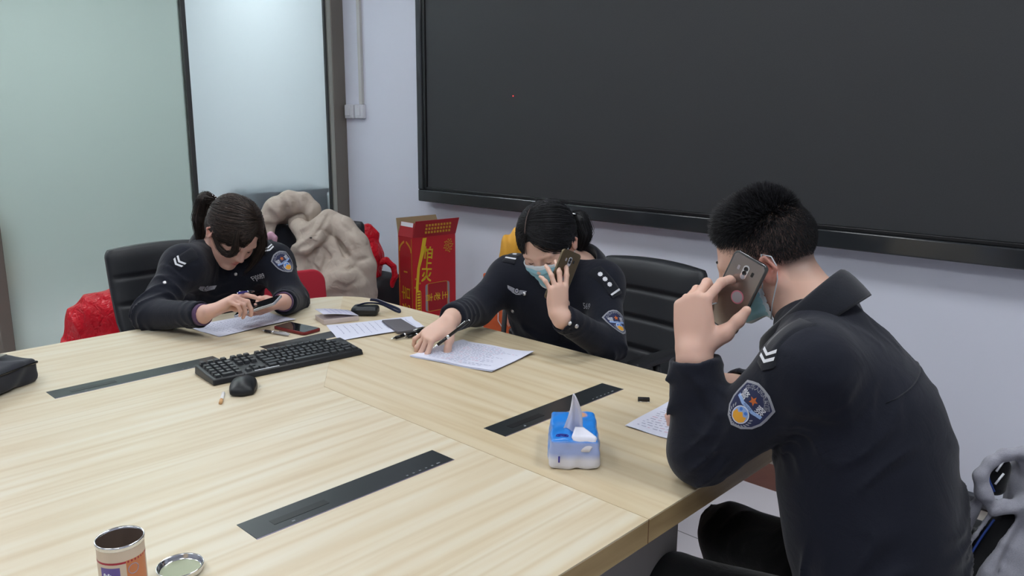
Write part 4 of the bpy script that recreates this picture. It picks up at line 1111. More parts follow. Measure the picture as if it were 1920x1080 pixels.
def slab(name, corners, h, m, label, cat, bevel=.0015, z0=TZ):
    C_ = [atZ(*c, z0+h) for c in corners]; ctr = sum(C_)/4
    t = thing(name, label, cat); t.location = (ctr[0], ctr[1], z0)
    mb = MB(); mb.prism([(p[0]-ctr[0], p[1]-ctr[1]) for p in C_], 0.0006, h); return t, mb.build('body', m, t, bevel=bevel), C_, ctr
# booklet with a lifted cover
t = thing('booklet', 'small thick booklet with open lifted cover near far corner of table', 'booklet'); c0 = atZ(632, 600, TZ); t.location = tuple(c0)
bd = nrm(atZ(675, 598, TZ)-atZ(622, 605, TZ)); bn = V(-bd[1], bd[0], 0)
M_PAGES = mat('page_edges', srgb(206, 192, 186), .8); M_COVER = mat('pale_cover', srgb(205, 204, 222), .5); M_CPRINT = mat('cover_print', srgb(150, 150, 205), .6)
Xb = np.stack([bd, bn, V(0, 0, 1)], 1)
mb = MB(); mb.box((0, 0, .0085), (.062, .045, .008), M=Xb); mb.v = [tuple(Xb @ V(0, 0, 0)+np.array(v)) for v in mb.v]; mb.build('pages', M_PAGES, t, bevel=.001)
mb = MB(); vs = []
for i in range(9):
    for j in (0, 1):
        u = i/8; vs.append(Xb @ V(.062-.124*u, -.045+.09*j, .017+.020*math.sin(u*1.4)))
mb.add(vs + [np.array(v)+V(0, 0, .001) for v in vs], [(2*i, 2*i+1, 2*i+3, 2*i+2) for i in range(8)]+[(18+2*i, 18+2*i+2, 18+2*i+3, 18+2*i+1) for i in range(8)]+[(0, 1, 19, 18), (16, 34, 35, 17)]+[(2*i, 2*i+2, 20+2*i, 18+2*i) for i in range(8)]+[(2*i+1, 19+2*i, 21+2*i, 2*i+3) for i in range(8)], 0, True)
cv = mb.build('cover', M_COVER, t)
mb = MB()
for i in range(5):
    u = .15+.15*i; P = [Xb @ V(.062-.124*a, -.035+.07*b_, .0188+.020*math.sin(a*1.4)) for a, b_ in ((u, 0), (u+.02, 0), (u+.02, 1), (u, 1))]; mb.add(P, [(0, 1, 2, 3)])
mb.build('cover_print', M_CPRINT, cv)
# black pouch with a lanyard
t = thing('pouch', 'small black leather pouch with navy lanyard on far table corner', 'pouch'); c0 = atZ(688, 590, TZ); t.location = tuple(c0)
s = SDF(); Xp = np.stack([nrm(V(C_R[0], C_R[1], 0)), nrm(V(C_F[0], C_F[1], 0)), V(0, 0, 1)], 1)
s.box(V(0, 0, .017), (.042, .030, .016), Xp, .012); s.cone(Xp @ V(-.04, -.01, .018), Xp @ V(-.04, .02, .018), .014, .014, .01)
s.cone(Xp @ V(-.03, -.031, .022), Xp @ V(.035, -.031, .022), .003, .003, .004); s.build('case', .0022, mat('pouch_leather', srgb(30, 34, 38), .45), t)
M_LAN = mat('navy_lanyard', srgb(26, 38, 72), .7); mb = MB()
L0 = [atZ(x, y, TZ+h)-c0 for x, y, h in ((664, 583, .012), (668, 573, .034), (685, 568, .040), (700, 568, .040), (715, 570, .030), (730, 577, .012), (742, 583, .004), (750, 586, .004), (752, 582, .004), (742, 577, .006), (724, 570, .018), (706, 563, .036), (694, 562, .040))]
def ribbon(mb, pts, w, th=.0012):
    mb.tube(pts, w, 6, flat=.28)
def smoothpath(pts, it=2):
    pts = [np.array(p) for p in pts]
    for _ in range(it):
        q = [pts[0]]
        for a, b_ in zip(pts[:-1], pts[1:]): q += [a*.75+b_*.25, a*.25+b_*.75]
        pts = q+[pts[-1]]
    return pts
ribbon(mb, smoothpath(L0), .0055); ln_ = mb.build('lanyard', M_LAN, t)
mb = MB()
for i in range(9):
    p = (np.array(L0[10])*(1-i/8)+np.array(L0[11])*(i/8)) + V(0, 0, .006); mb.box(p, (.0018, .0010, .0006))
mb.build('lanyard_letters', M_WHITETHREAD2, ln_)
# grey notebook / card case on the sheet
t, b_, C_, ctr = slab('notebook', [(716, 600), (745, 622), (786, 617), (752, 597)], .009, mat('grey_cover', srgb(92, 88, 92), .45), 'small dark grey notebook lying on a white sheet', 'notebook')
# phone with red edge
def lying_phone(px, ax_px, label, style, W=.074, Hh=.148, h=.0095):
    c = atZ(*px, TZ+h*.5+.001); a = atZ(*ax_px, TZ+h*.5+.001); u = nrm(a-c); w_ = np.cross(u, V(0, 0, 1)); return smartphone(c+V(0, 0, .0005), w_, u, label, style, W, Hh, h)
lying_phone((557, 616), (585, 622), 'black smartphone with red case lying beside a pen', 'red')
pen(atZ(543, 628, TZ+.0065), atZ(490, 619, TZ+.0055), 'clear grey ballpoint pen lying beside the red-edged phone', 'clear')
pen(atZ(795, 617, TZ+.0145), atZ(733, 636, TZ+.0065), 'black pen with chrome clip lying beside the dark grey notebook, nearer one', 'black', .0058)
pen(atZ(800, 622, TZ+.0065), atZ(757, 634, TZ+.0055), 'thin black pen touching the fingertips of the writing hand', 'black', .0045)
# keyboard
def keyboard():
    A, B = atZ(372, 700, TZ+.02), atZ(660, 640, TZ+.02)          # rear-left, rear-right corner seen from the camera
    E_ = atZ(683, 655, TZ+.02); W_ = atZ(408, 712, TZ+.02)
    u = nrm(V(*(E_-W_)[:2], 0)); v = V(-u[1], u[0], 0)            # u to the right along the near edge, v away from the camera
    Lk, Dk = .445, .135; near = atZ(400, 722, TZ+.004)
    o = near*0 + V(*near[:2], TZ)
    t = thing('keyboard', 'black wired-style computer keyboard lying across the table', 'keyboard'); t.location = tuple(o)
    t.rotation_euler = (0, 0, math.atan2(u[1], u[0]))
    mb = MB()
    def z(y): return .012+.014*(y/Dk)
    vs = [(0, 0, .001), (Lk, 0, .001), (Lk, Dk, .001), (0, Dk, .001), (.002, .004, z(0)+.004), (Lk-.002, .004, z(0)+.004), (Lk-.002, Dk-.002, z(Dk)), (.002, Dk-.002, z(Dk))]
    mb.add(vs, [(0, 3, 2, 1), (4, 5, 6, 7), (0, 1, 5, 4), (1, 2, 6, 5), (2, 3, 7, 6), (3, 0, 4, 7)]); mb.build('base', M_KB, t, bevel=.003, seg=2)
    mb = MB(); mb.box((Lk*.34, .010, z(0)+.0045), (.035, .0022, .0006)); mb.build('nameplate', M_WHITETHREAD2, t)
    cache = {}
    def key(x, y, w=.0165, d=.0155):
        k = (round(w, 4), round(d, 4)); 
        if k not in cache:
            mb = MB(); a = .0022
            mb.add([(-w/2, -d/2, 0), (w/2, -d/2, 0), (w/2, d/2, 0), (-w/2, d/2, 0), (-w/2+a, -d/2+a, .0085), (w/2-a, -d/2+a, .0085), (w/2-a, d/2-a*.6, .0092), (-w/2+a, d/2-a*.6, .0092)],
                   [(0, 3, 2, 1), (4, 5, 6, 7), (0, 1, 5, 4), (1, 2, 6, 5), (2, 3, 7, 6), (3, 0, 4, 7)])
            ob = mb.build('key', M_KEY, t, bevel=.0009); cache[k] = ob
        else:
            ob = cache[k].copy(); coll.objects.link(ob); ob.parent = t
        ob.location = (x, y, z(y)+.001)
    P_ = .0188
    # the number block lies at the camera's left (the keyboard is turned away from the camera)
    def row(n, x0, y, ws=None):
        x = x0
        for i in range(n):
            w_ = (ws or {}).get(i, 1)*P_; key(x+w_/2, y, w_-.0022); x += w_
    ys = [.019, .038, .057, .076, .095, .121]
    for i, y in enumerate(ys[:5]): row(4 if i not in (0,) else 3, .010, y, {1: 2} if i == 0 else None)
    row(4, .010, ys[5])
    for i, y in enumerate((.019,)): row(3, .094, y)
    row(1, .094+P_, .038)
    for y in (.076, .095, .121): row(3, .094, y)
    x0 = .158
    row(8, x0, .019, {0: 1.5, 1: 1.25, 2: 1.25, 3: 6.0, 4: 1.25, 5: 1.25, 6: 1.25, 7: 1.0} )
    row(12, x0, .038, {0: 2.4, 11: 1.9}); row(13, x0, .057, {0: 2.1, 12: 1.2}); row(13, x0, .076, {0: 1.3}); row(13, x0, .095, {0: 1.3}); row(12, x0+P_*.3, .121)
    return t
M_KB = mat('keyboard_black', srgb(34, 36, 39), .4); M_KEY = mat('key_black', srgb(44, 47, 50), .35)
keyboard()
# mouse
t = thing('computer_mouse', 'black computer mouse in front of the keyboard', 'mouse'); c0 = atZ(457, 731, TZ); t.location = tuple(c0)
md_ = nrm(atZ(460, 706, TZ)-atZ(452, 738, TZ)); Xm = np.stack([md_, V(-md_[1], md_[0], 0), V(0, 0, 1)], 1)
s = SDF(); s.ell(Xm @ V(0, 0, .006), (.055, .031, .030), Xm, .01); s.box(Xm @ V(0, 0, .008), (.047, .027, .008), Xm, .007, k=.02); s.plane(V(0, 0, .0015), V(0, 0, -1))
s.box(Xm @ V(.035, 0, .035), (.030, .0012, .02), Xm, .001, k=.001, op='s'); s.build('shell', .0016, mat('mouse_plastic', srgb(30, 32, 35), .42, spec=.4), t, 1)
mb = MB(); ax = np.stack([Xm[:, 0], V(0, 0, 1), -Xm[:, 1]], 1); mb.lathe([(.0001, -.003), (.008, -.003), (.009, 0), (.008, .003), (.0001, .003)], Xm @ V(.022, 0, .028), 18, ax=ax); mb.build('scroll_wheel', M_CHPL, t)
# cigarette
a, b_ = atZ(419, 737, TZ+.004), atZ(412, 760, TZ+.004); t = thing('cigarette', 'single white cigarette with tan filter lying by the mouse', 'cigarette'); t.location = tuple(a); d = (b_-a); d = nrm(d)*.075
mb = MB(); mb.tube([V(0, 0, 0), d*.66], .0042, 12); mb.build('paper_tube', mat('cigarette_paper', srgb(232, 230, 228), .8), t)
mb = MB(); mb.tube([d*.66, d*.98], .0043, 12); mb.build('filter', mat('tan_filter', srgb(214, 168, 118), .8), t)
# small black cap
a, b_ = atZ(1193, 749, TZ+.005), atZ(1221, 750, TZ+.005); t = thing('cap', 'tiny black and silver cap lying right of the far cable lid', 'cap'); t.location = tuple((a+b_)/2)
d = (b_-a); mb = MB(); u = nrm(d); Xc = np.stack([u, V(-u[1], u[0], 0), V(0, 0, 1)], 1); mb.box((0, 0, .001), (.0145, .0055, .0045), M=Xc); mb.build('cover', M_INK, t, bevel=.0012)
mb = MB(); mb.box((0, 0, -.0038), (.0145, .0058, .0009), M=Xc); mb.build('underside', M_CHROME, t, bevel=.0004)
# tissue pack
def tissue_pack():
    L_, R_ = atZ(1029, 880, TZ), atZ(1123, 883, TZ); u = nrm(R_-L_); v = V(-u[1], u[0], 0); o = (L_+R_)/2; X = np.stack([u, v, V(0, 0, 1)], 1)
    t = thing('tissue_pack', 'blue and white plastic tissue pack with a tissue pulled up', 'tissue pack'); t.location = tuple(o); w2 = np.linalg.norm(R_-L_)/2
    hw = w2*1.0; dp = .165; hh = .062
    s = SDF(); s.box(X @ V(0, dp/2, hh*.5+.0006), (hw*.97, dp/2, hh*.5), X, .008, k=.004); s.box(X @ V(0, dp*.5, .022), (hw*1.02, dp/2-.003, .020), X, .008, k=.008)
    s.disp = lambda P: .0011*np.sin((P @ X)[:, 0]*160+3*np.sin((P @ X)[:, 1]*60))*np.sin((P @ X)[:, 2]*90+1) + .0012*np.sin((P @ X)[:, 1]*95+2*np.sin((P @ X)[:, 0]*70)); s.dmax = .003
    s.ell(X @ V(0, dp*.44, hh+.004), (.010, .050, .010), X, .006, 's')
    def col(P):
        q = P @ X; C = np.ones((len(P), 4)); blue = np.array(srgb(38, 128, 216)); wh = np.array(srgb(222, 222, 232)); lil = np.array(srgb(158, 176, 226))
        top = np.clip((q[:, 2]-hh*.90)/.004, 0, 1); fr_ = q[:, 1] < .010
        base = np.where(fr_[:, None], wh*(1-np.clip((q[:, 2:3]-.020)/.014, 0, 1))+lil*np.clip((q[:, 2:3]-.020)/.014, 0, 1), blue*(.75*np.ones((len(P), 1)))+lil*.25)
        low = np.clip((.016-q[:, 2])/.008, 0, 1)[:, None]; base = np.where(fr_[:, None], base, base*(1-low)+wh*low)
        C[:, :3] = base*(1-top[:, None]) + blue*top[:, None]
        org = np.clip(1-np.linalg.norm((q-V(.012, dp*.86, hh))/V(.020, .016, .01), axis=1), 0, 1)*3*top; org = np.clip(org, 0, 1)[:, None]; C[:, :3] = C[:, :3]*(1-org)+np.array(srgb(200, 150, 120))*org
        return C
    m = tone_mat2('tissue_wrapper', .28); s.build('wrapper', .0022, m, t, 1, col)
    P = lambda x, y, z: X @ V(x, y, z)
    mb = MB(); mb.box(P(-hw*.60, -.0030, .023), (.0016, .0006, .0065), M=X); mb.build('barcode_mark', mat('dark_blue_print', srgb(40, 36, 150), .5), t)
    mb = MB(); mb.tube([P(-.024+.012*math.cos(a), .022+.0065*math.sin(a), hh+.0014) for a in np.linspace(0, 2*PI, 26)], .0011, 5); ov = mb.build('oval_mark', mat('deep_blue_print', srgb(30, 34, 140), .5), t)
    mb = MB(); mb.tube([P(-.032, .021, hh+.0016), P(-.026, .0245, hh+.0016), P(-.022, .0195, hh+.0016), P(-.016, .023, hh+.0016)], .0013, 5); mb.build('oval_stroke', mat('deep_blue_print2', srgb(40, 44, 150), .5), ov)
    mb = MB(); mb.box(P(.022, .026, hh+.0016), (.0022, .014, .0006), M=X); mb.build('red_print', mat('red_print', srgb(200, 70, 80), .5), t)
    # the tissue: rises out of the slot and folds down over the front
    rows = []; prof = [(0.058, -.010, .018), (.060, .012, .020), (.066, .040, .016), (.072, .075, .010), (.078, .105, .003)]
    mb = MB(); A = []; nn = 9
    for k in range(16):
        f_ = k/15; yy = .060 - .024*f_ + .006*math.sin(f_*5); zz = hh-.012 + .098*f_; wd = .020*(1-f_)**.8+.0015
        A.append([P(-.004 + .006*math.sin(f_*3) + wd*(2*j/nn-1), yy + .004*math.sin(j*1.3+f_*3), zz) for j in range(nn+1)])
    loft(mb, A, closed=False)
    B = []
    for k in range(14):
        f_ = k/13; yy = .050-.058*f_ if f_ < .8 else .0036-.004*(f_-.8)/.2; zz = hh+.010 - .004*f_ if f_ < .75 else hh+.007-.030*(f_-.75)/.25
        wd = .008+.022*f_ if f_ < .8 else .0256-.018*(f_-.8)/.2
        B.append([P(.010+.012*f_ + wd*(2*j/nn-1), max(yy, -.0050), zz) for j in range(nn+1)])
    loft(mb, B, closed=False); o_ = mb.build('tissue', mat('tissue_paper', srgb(226, 226, 238), .9, bump=(200, .3, .001)), t)
    md = o_.modifiers.new('thick', 'SOLIDIFY'); md.thickness = .0008
    return t
def tone_mat2(name, rough):
    m = mat(name, (1, 1, 1), rough, spec=.6, bump=(45, .25, .003)); nt = m.node_tree; a = nt.nodes.new('ShaderNodeAttribute'); a.attribute_name = 'tone'
    nt.links.new(a.outputs['Color'], nt.nodes['Principled BSDF'].inputs['Base Color']); return m
tissue_pack()
# tin can and its lid
def can():
    tl, trr = (177, 1012), (271, 1005); zt = TZ+.125
    c = (atZ(*tl, zt)+atZ(*trr, zt))/2; R = np.linalg.norm(atZ(*tl, zt)-atZ(*trr, zt))/2*.97
    t = thing('tin_can', 'open round tin can with orange and purple printed label', 'can'); t.location = (c[0], c[1], TZ); H = zt-TZ
    mb = MB(); mb.lathe([(R*.96, .003), (R*.96, H-.001)], n=48); mb.lathe([(R*.93, H-.001), (R*.93, .006), (.0001, .006)], n=48); mb.lathe([(R*.97, .001), (.0001, .001)], n=48); mb.build('body', mat('tin_inside', srgb(120, 104, 94), .4, .4), t)
    mb = MB(); mb.lathe([(R*.93, H-.004), (R*.935, H+.0005), (R*.985, H+.002), (R*1.01, H), (R*1.0, H-.004), (R*.965, H-.0055)], n=48); mb.build('rim', M_CHROME, t)
    fa = math.atan2(-c[1], -c[0])         # the side that faces the camera
    def band(z0, z1, a0, a1, m, k=.963, nm='label'):
        A = [[V(R*k*math.cos(a), R*k*math.sin(a), z) for a in np.linspace(fa+a0, fa+a1, 40)] for z in (z0, z1)]
        mb = MB(); loft(mb, A, closed=False); return mb.build(nm, m, t)
    band(.004, H-.0055, -PI, PI, mat('cream_label', srgb(214, 196, 176), .4), .9665)
    lb = band(.004, H-.020, .15, 1.25, mat('orange_label', srgb(204, 128, 84), .4), .9685)
    band(H-.0235, H-.0205, -PI, PI, mat('crimson_band', srgb(168, 40, 62), .4), .9705)
    band(.010, H-.028, -1.02, -.12, mat('violet_panel', srgb(104, 88, 158), .4), .9705, 'picture_panel')
    band(.010, H-.055, -.95, -.18, mat('rust_panel', srgb(150, 74, 66), .4), .9725, 'picture_panel')
    for txt, a0, z, sz, m_ in (('粥', .55, H-.062, .022, mat('red_print2', srgb(176, 50, 60), .5)),):
        V2, fs = text2d(txt, sz); mb = MB(); mb.add([V(R*.9745*math.cos(fa+a0+x/R), R*.9745*math.sin(fa+a0+x/R), z+y) for x, y in V2], fs); mb.build('label_writing', m_, lb)
    mb = MB()
    for k in range(4): mb.tube([V(R*.9745*math.cos(fa-.86+.10*k), R*.9745*math.sin(fa-.86+.10*k), H-.043+.003*(k % 2)), V(R*.9745*math.cos(fa-.80+.10*k), R*.9745*math.sin(fa-.80+.10*k), H-.036-.002*(k % 2))], .0013, 5)
    mb.build('white_print', M_WHITETHREAD2, lb)
    mb = MB(); mb.tube([V(R*.973*math.cos(fa+.45+.007*math.cos(a)/R), R*.973*math.sin(fa+.45+.007*math.cos(a)/R), H-.034+.007*math.sin(a)) for a in np.linspace(0, 2*PI, 22)], .0005, 5); mb.build('round_mark', M_PRINT, lb)
    c2 = (atZ(292, 1062, TZ+.012)+atZ(383, 1056, TZ+.012))/2; R2 = np.linalg.norm(atZ(292, 1062, TZ+.012)-atZ(383, 1056, TZ+.012))/2*.97
    t = thing('can_lid', 'round silver tin lid lying upturned beside the open can', 'lid'); t.location = (c2[0], c2[1], TZ)
    mb = MB(); mb.lathe([(.0001, .001), (R2*.9, .001), (R2*.97, .004), (R2*1.0, .011), (R2*.985, .0125), (R2*.95, .011), (R2*.92, .005), (R2*.85, .0035), (.0001, .0035)], n=48); mb.build('rim', M_CHROME, t)
    mb = MB(); mb.lathe([(R2*.86, .0040), (R2*.4, .0046), (.0001, .0040)], n=40); mb.build('inner_disc', mat('dull_tin_coating', srgb(158, 164, 138), .45, .2), t)
can()
# dark bag at the left edge
t = thing('bag', 'dark navy fabric bag on the table at the left edge', 'bag'); c0 = atZ(20, 728, TZ); t.location = tuple(c0); M_BAGF = cloth_mat0('bag_fabric', srgb(36, 39, 48))
E1 = atZ(80, 712, TZ)-c0; u = nrm(atZ(80, 712, TZ)-atZ(0, 745, TZ)); v = V(-u[1], u[0], 0); X = np.stack([u, v, V(0, 0, 1)], 1)
cc = E1 - u*.20 + v*.13
s = SDF(); s.box(cc+V(0, 0, .033), (.20, .13, .032), X, .016, k=.01); s.ell(cc+V(0, 0, .055)-u*.04, (.17, .12, .030), X, .03)
s.disp = lambda P: .003*np.sin(P @ V(38, 22, 60)+2*np.sin(P @ V(20, -33, 10))); s.dmax = .004; s.build('body', .0045, M_BAGF, t)
mb = MB(); mb.tube([cc+X @ V(-.19, -.131, .052), cc+X @ V(.0, -.133, .056), cc+X @ V(.19, -.128, .052), cc+X @ V(.201, .0, .052), cc+X @ V(.19, .12, .052)], .0035, 6); mb.build('piping', M_INK, t)
mb = MB(); mb.box(cc+X @ V(.145, -.055, .0745), (.022, .007, .0012), M=X); mb.build('zip_pull', mat('pale_tag', srgb(128, 128, 118), .6), t)
# ---- the man at the right-hand end of the table, phone at his left ear
def build_man():
    t = thing('person', 'person in navy uniform seated at right, back to camera, silver phone at left ear', 'person')
    sp = dict(fw=(-.93, -.25, -.28), lat=(.26, -.965, 0), hip=(-.402, 1.41, .60), chest=(-.495, 1.475, .87),
              neck=(-.605, 1.485, 1.075), SL=(-.532, 1.322, 1.003), SR=(-.66, 1.665, 1.02), EL=(-.705, 1.275, .818), ER=(-.72, 1.76, .80),
              WL=atD(1302, 672, 1.49), WR=atD(1376, 730, 1.78), HL=atD(1299, 657, 1.49), HR=atD(1346, 718, 1.78), w=1.02, arm=1.09, deep=1.18, hipk=.84, nk=1.16)
    js, fr = jacket_sdf(sp, 11)
    for a, b_ in (((1272, 706), (1247, 713)), ((1274, 756), (1250, 776))):      # the open flaps of the unbuttoned cuff
        js.cone(atD(*a, 1.485), atD(*b_, 1.485), .024, .004, .008)
    hc = V(-.707, 1.503, 1.155); F_ = nrm(V(-.90, -.30, -.36)); hfr = frame_from(F_, V(.05, -.06, 1))
    bs = body_sdf(sp, fr, hfr, hc)
    # left hand round the phone
    w = np.array(sp['HL']); D = nrm(C_U*1.0 + C_R*(.02) + C_F*.12); N = nrm(C_F*.75 + C_R*.62); T = nrm(C_R*.8-C_F*.6)
    hand_sdf(bs, w, D, N, T, {'i': (32, 38, 24), 'm': (50, 65, 30), 'r': (58, 68, 35), 'p': (62, 70, 35)}, 1.06,
             thumb=[(.010, .024, .010), (.030, .050, .022), (.052, .072, .030), (.070, .086, .034)], splay=(30, 3, -2, -6))
    # right hand resting on the sheet
    w2 = np.array(sp['HR']); tgt = V(-.95, 1.50, .775)
    hand_sdf(bs, w2, tgt-w2, V(-.1, 0, -1), V(0, -1, 0), {'i': (25, 40, 20), 'm': (28, 42, 22), 'r': (32, 45, 24), 'p': (35, 45, 25)}, 1.0)
    tone = skin_tone((212, 172, 154), (214, 122, 108),
                     [(hc+hfr @ V(-.006, .084, .004), .045, .8), (hc+hfr @ V(-.006, -.084, .004), .045, .8), (hc+hfr @ V(.1, 0, -.057), .02, .6)],
                     dark=[(lambda P: np.clip(((((P-hc) @ hfr)[:, 2]-np.interp(((P-hc) @ hfr)[:, 0], [-.1, -.04, .0, .03, .06], [-.05, -.035, .03, .03, .045]))/.035), 0, 1)
                                      * (((P-hc) @ hfr)[:, 0] < .082-.45*np.clip(.07-((P-hc) @ hfr)[:, 2], 0, .1)) * (np.linalg.norm(P-hc, axis=1) < .18) * .8, (52, 46, 44))])
    body = bs.build('body', .0026, M_SKIN, t, 2, tone)
    jk = js.build('jacket', .0042, M_NAVY, t, 2)
    collar(jk, np.array(sp['neck'])+V(.002, .004, -.022), frame_from(V(-.78, -.2, -.55), V(-.42, 0, 1)), M_NAVYD, .086, .080, .062, .40, .062)
    short_hair(t, hfr, hc, M_HAIRB)
    mask(t, bs, hfr, hc, M_MASK, M_MASKW, drop=.020, span=1.62)
    for y in (1, -1):
        mb = MB(); mb.tube([hc+hfr @ V(.091, .012*y, .026), hc+hfr @ V(.094, .026*y, .031), hc+hfr @ V(.083, .045*y, .026)], [.002, .003, .001], 6); mb.build('eyebrow', M_HAIRB, t)
        mb = MB(); mb.tube([hc+hfr @ V(.088, .018*y, -.004), hc+hfr @ V(.0925, .031*y, -.006), hc+hfr @ V(.084, .044*y, -.003)], .0012, 6); mb.build('eyelashes', M_HAIRB, t)
    kL, kR = V(-.865, 1.235, .51), V(-.775, 1.56, .50)
    tr = trousers(t, V(-.38, 1.43, .53), kL, kR, V(-.80, 1.22, .10), V(-.76, 1.60, .10), (.26, -.965, 0))
    for a, d in ((V(-.80, 1.22, .10), V(-1, 0, 0)), (V(-.76, 1.60, .10), V(-1, .1, 0))): shoe(t, a, d, M_SHOE)
    # shoulder board, arm badge
    E_, S_ = np.array(sp['EL']), np.array(sp['SL'])
    drape(jk, js, 'arm_badge', SHIELD_M, shield_layers(sc=.95), (1403, 763), (.66, -.74))
    a, f = patch2d([(-.06, -.022), (.05, -.022), (.062, 0), (.05, .022), (-.06, .022)], res=.008)
    ly = [(a, f, 0, .004)]
    for x in (.022, .034):
        a, f = patch2d([(x, -.020), (x+.006, -.020), (x+.016, 0), (x+.006, .020), (x, .020), (x+.010, 0)], res=.006); ly.append((a, f, 1, .005))
    drape(jk, js, 'shoulder_board', [M_NAVYD, M_WHITETHREAD], ly, (1462, 636), (-.66, -.75))
    # seam across the back yoke
    A = np.linspace(-.15, .16, 24); pts = [np.array(sp['chest'])*.5+np.array(sp['neck'])*.5 + fr[:, 1]*a - V(0, 0, .02+.5*a*a) for a in A]
    q = js.project(np.array(pts) - fr[:, 0]*.2, fr[:, 0], start=.15, off=.0004)
    mb = MB(); mb.tube(list(q), .0011, 5); mb.build('yoke_seam', M_NAVYD, jk)
    # the phone in the left hand
    c = atD(1380, 549, 1.525); w_ = nrm(C_R*.0494-C_U*.038-C_F*.042); u_ = C_R*.066+C_U*.094-C_F*.080
    u_ = nrm(u_-w_*(u_ @ w_)); smartphone(c, w_, u_, 'silver smartphone held to the ear of the person seated at right', 'silver')
    return t, sp, hc, hfr, js, bs
M_SILVTHREAD = mat('silver_thread', srgb(178, 180, 190), .5)
def eyes_down(t, hc, hfr, m):
    for y in (1, -1):
        mb = MB(); mb.tube([hc+hfr @ V(.086, .013*y, .024), hc+hfr @ V(.0915, .028*y, .029), hc+hfr @ V(.082, .047*y, .025)], [.0016, .0024, .0008], 6); mb.build('eyebrow', m, t)
        mb = MB(); mb.tube([hc+hfr @ V(.0865, .018*y, -.0035), hc+hfr @ V(.0905, .031*y, -.0065), hc+hfr @ V(.084, .044*y, -.004)], .0011, 6); mb.build('eyelashes', m, t)
def skin_of(hc, hfr, base, red):
    return skin_tone(base, red, [(hc+hfr @ V(-.006, .084, .004), .04, .45), (hc+hfr @ V(-.006, -.084, .004), .04, .45), (hc+hfr @ V(.1, 0, -.057), .022, .9),
                                 (hc+hfr @ V(.066, .04, -.024), .04, .2), (hc+hfr @ V(.066, -.04, -.024), .04, .2)])
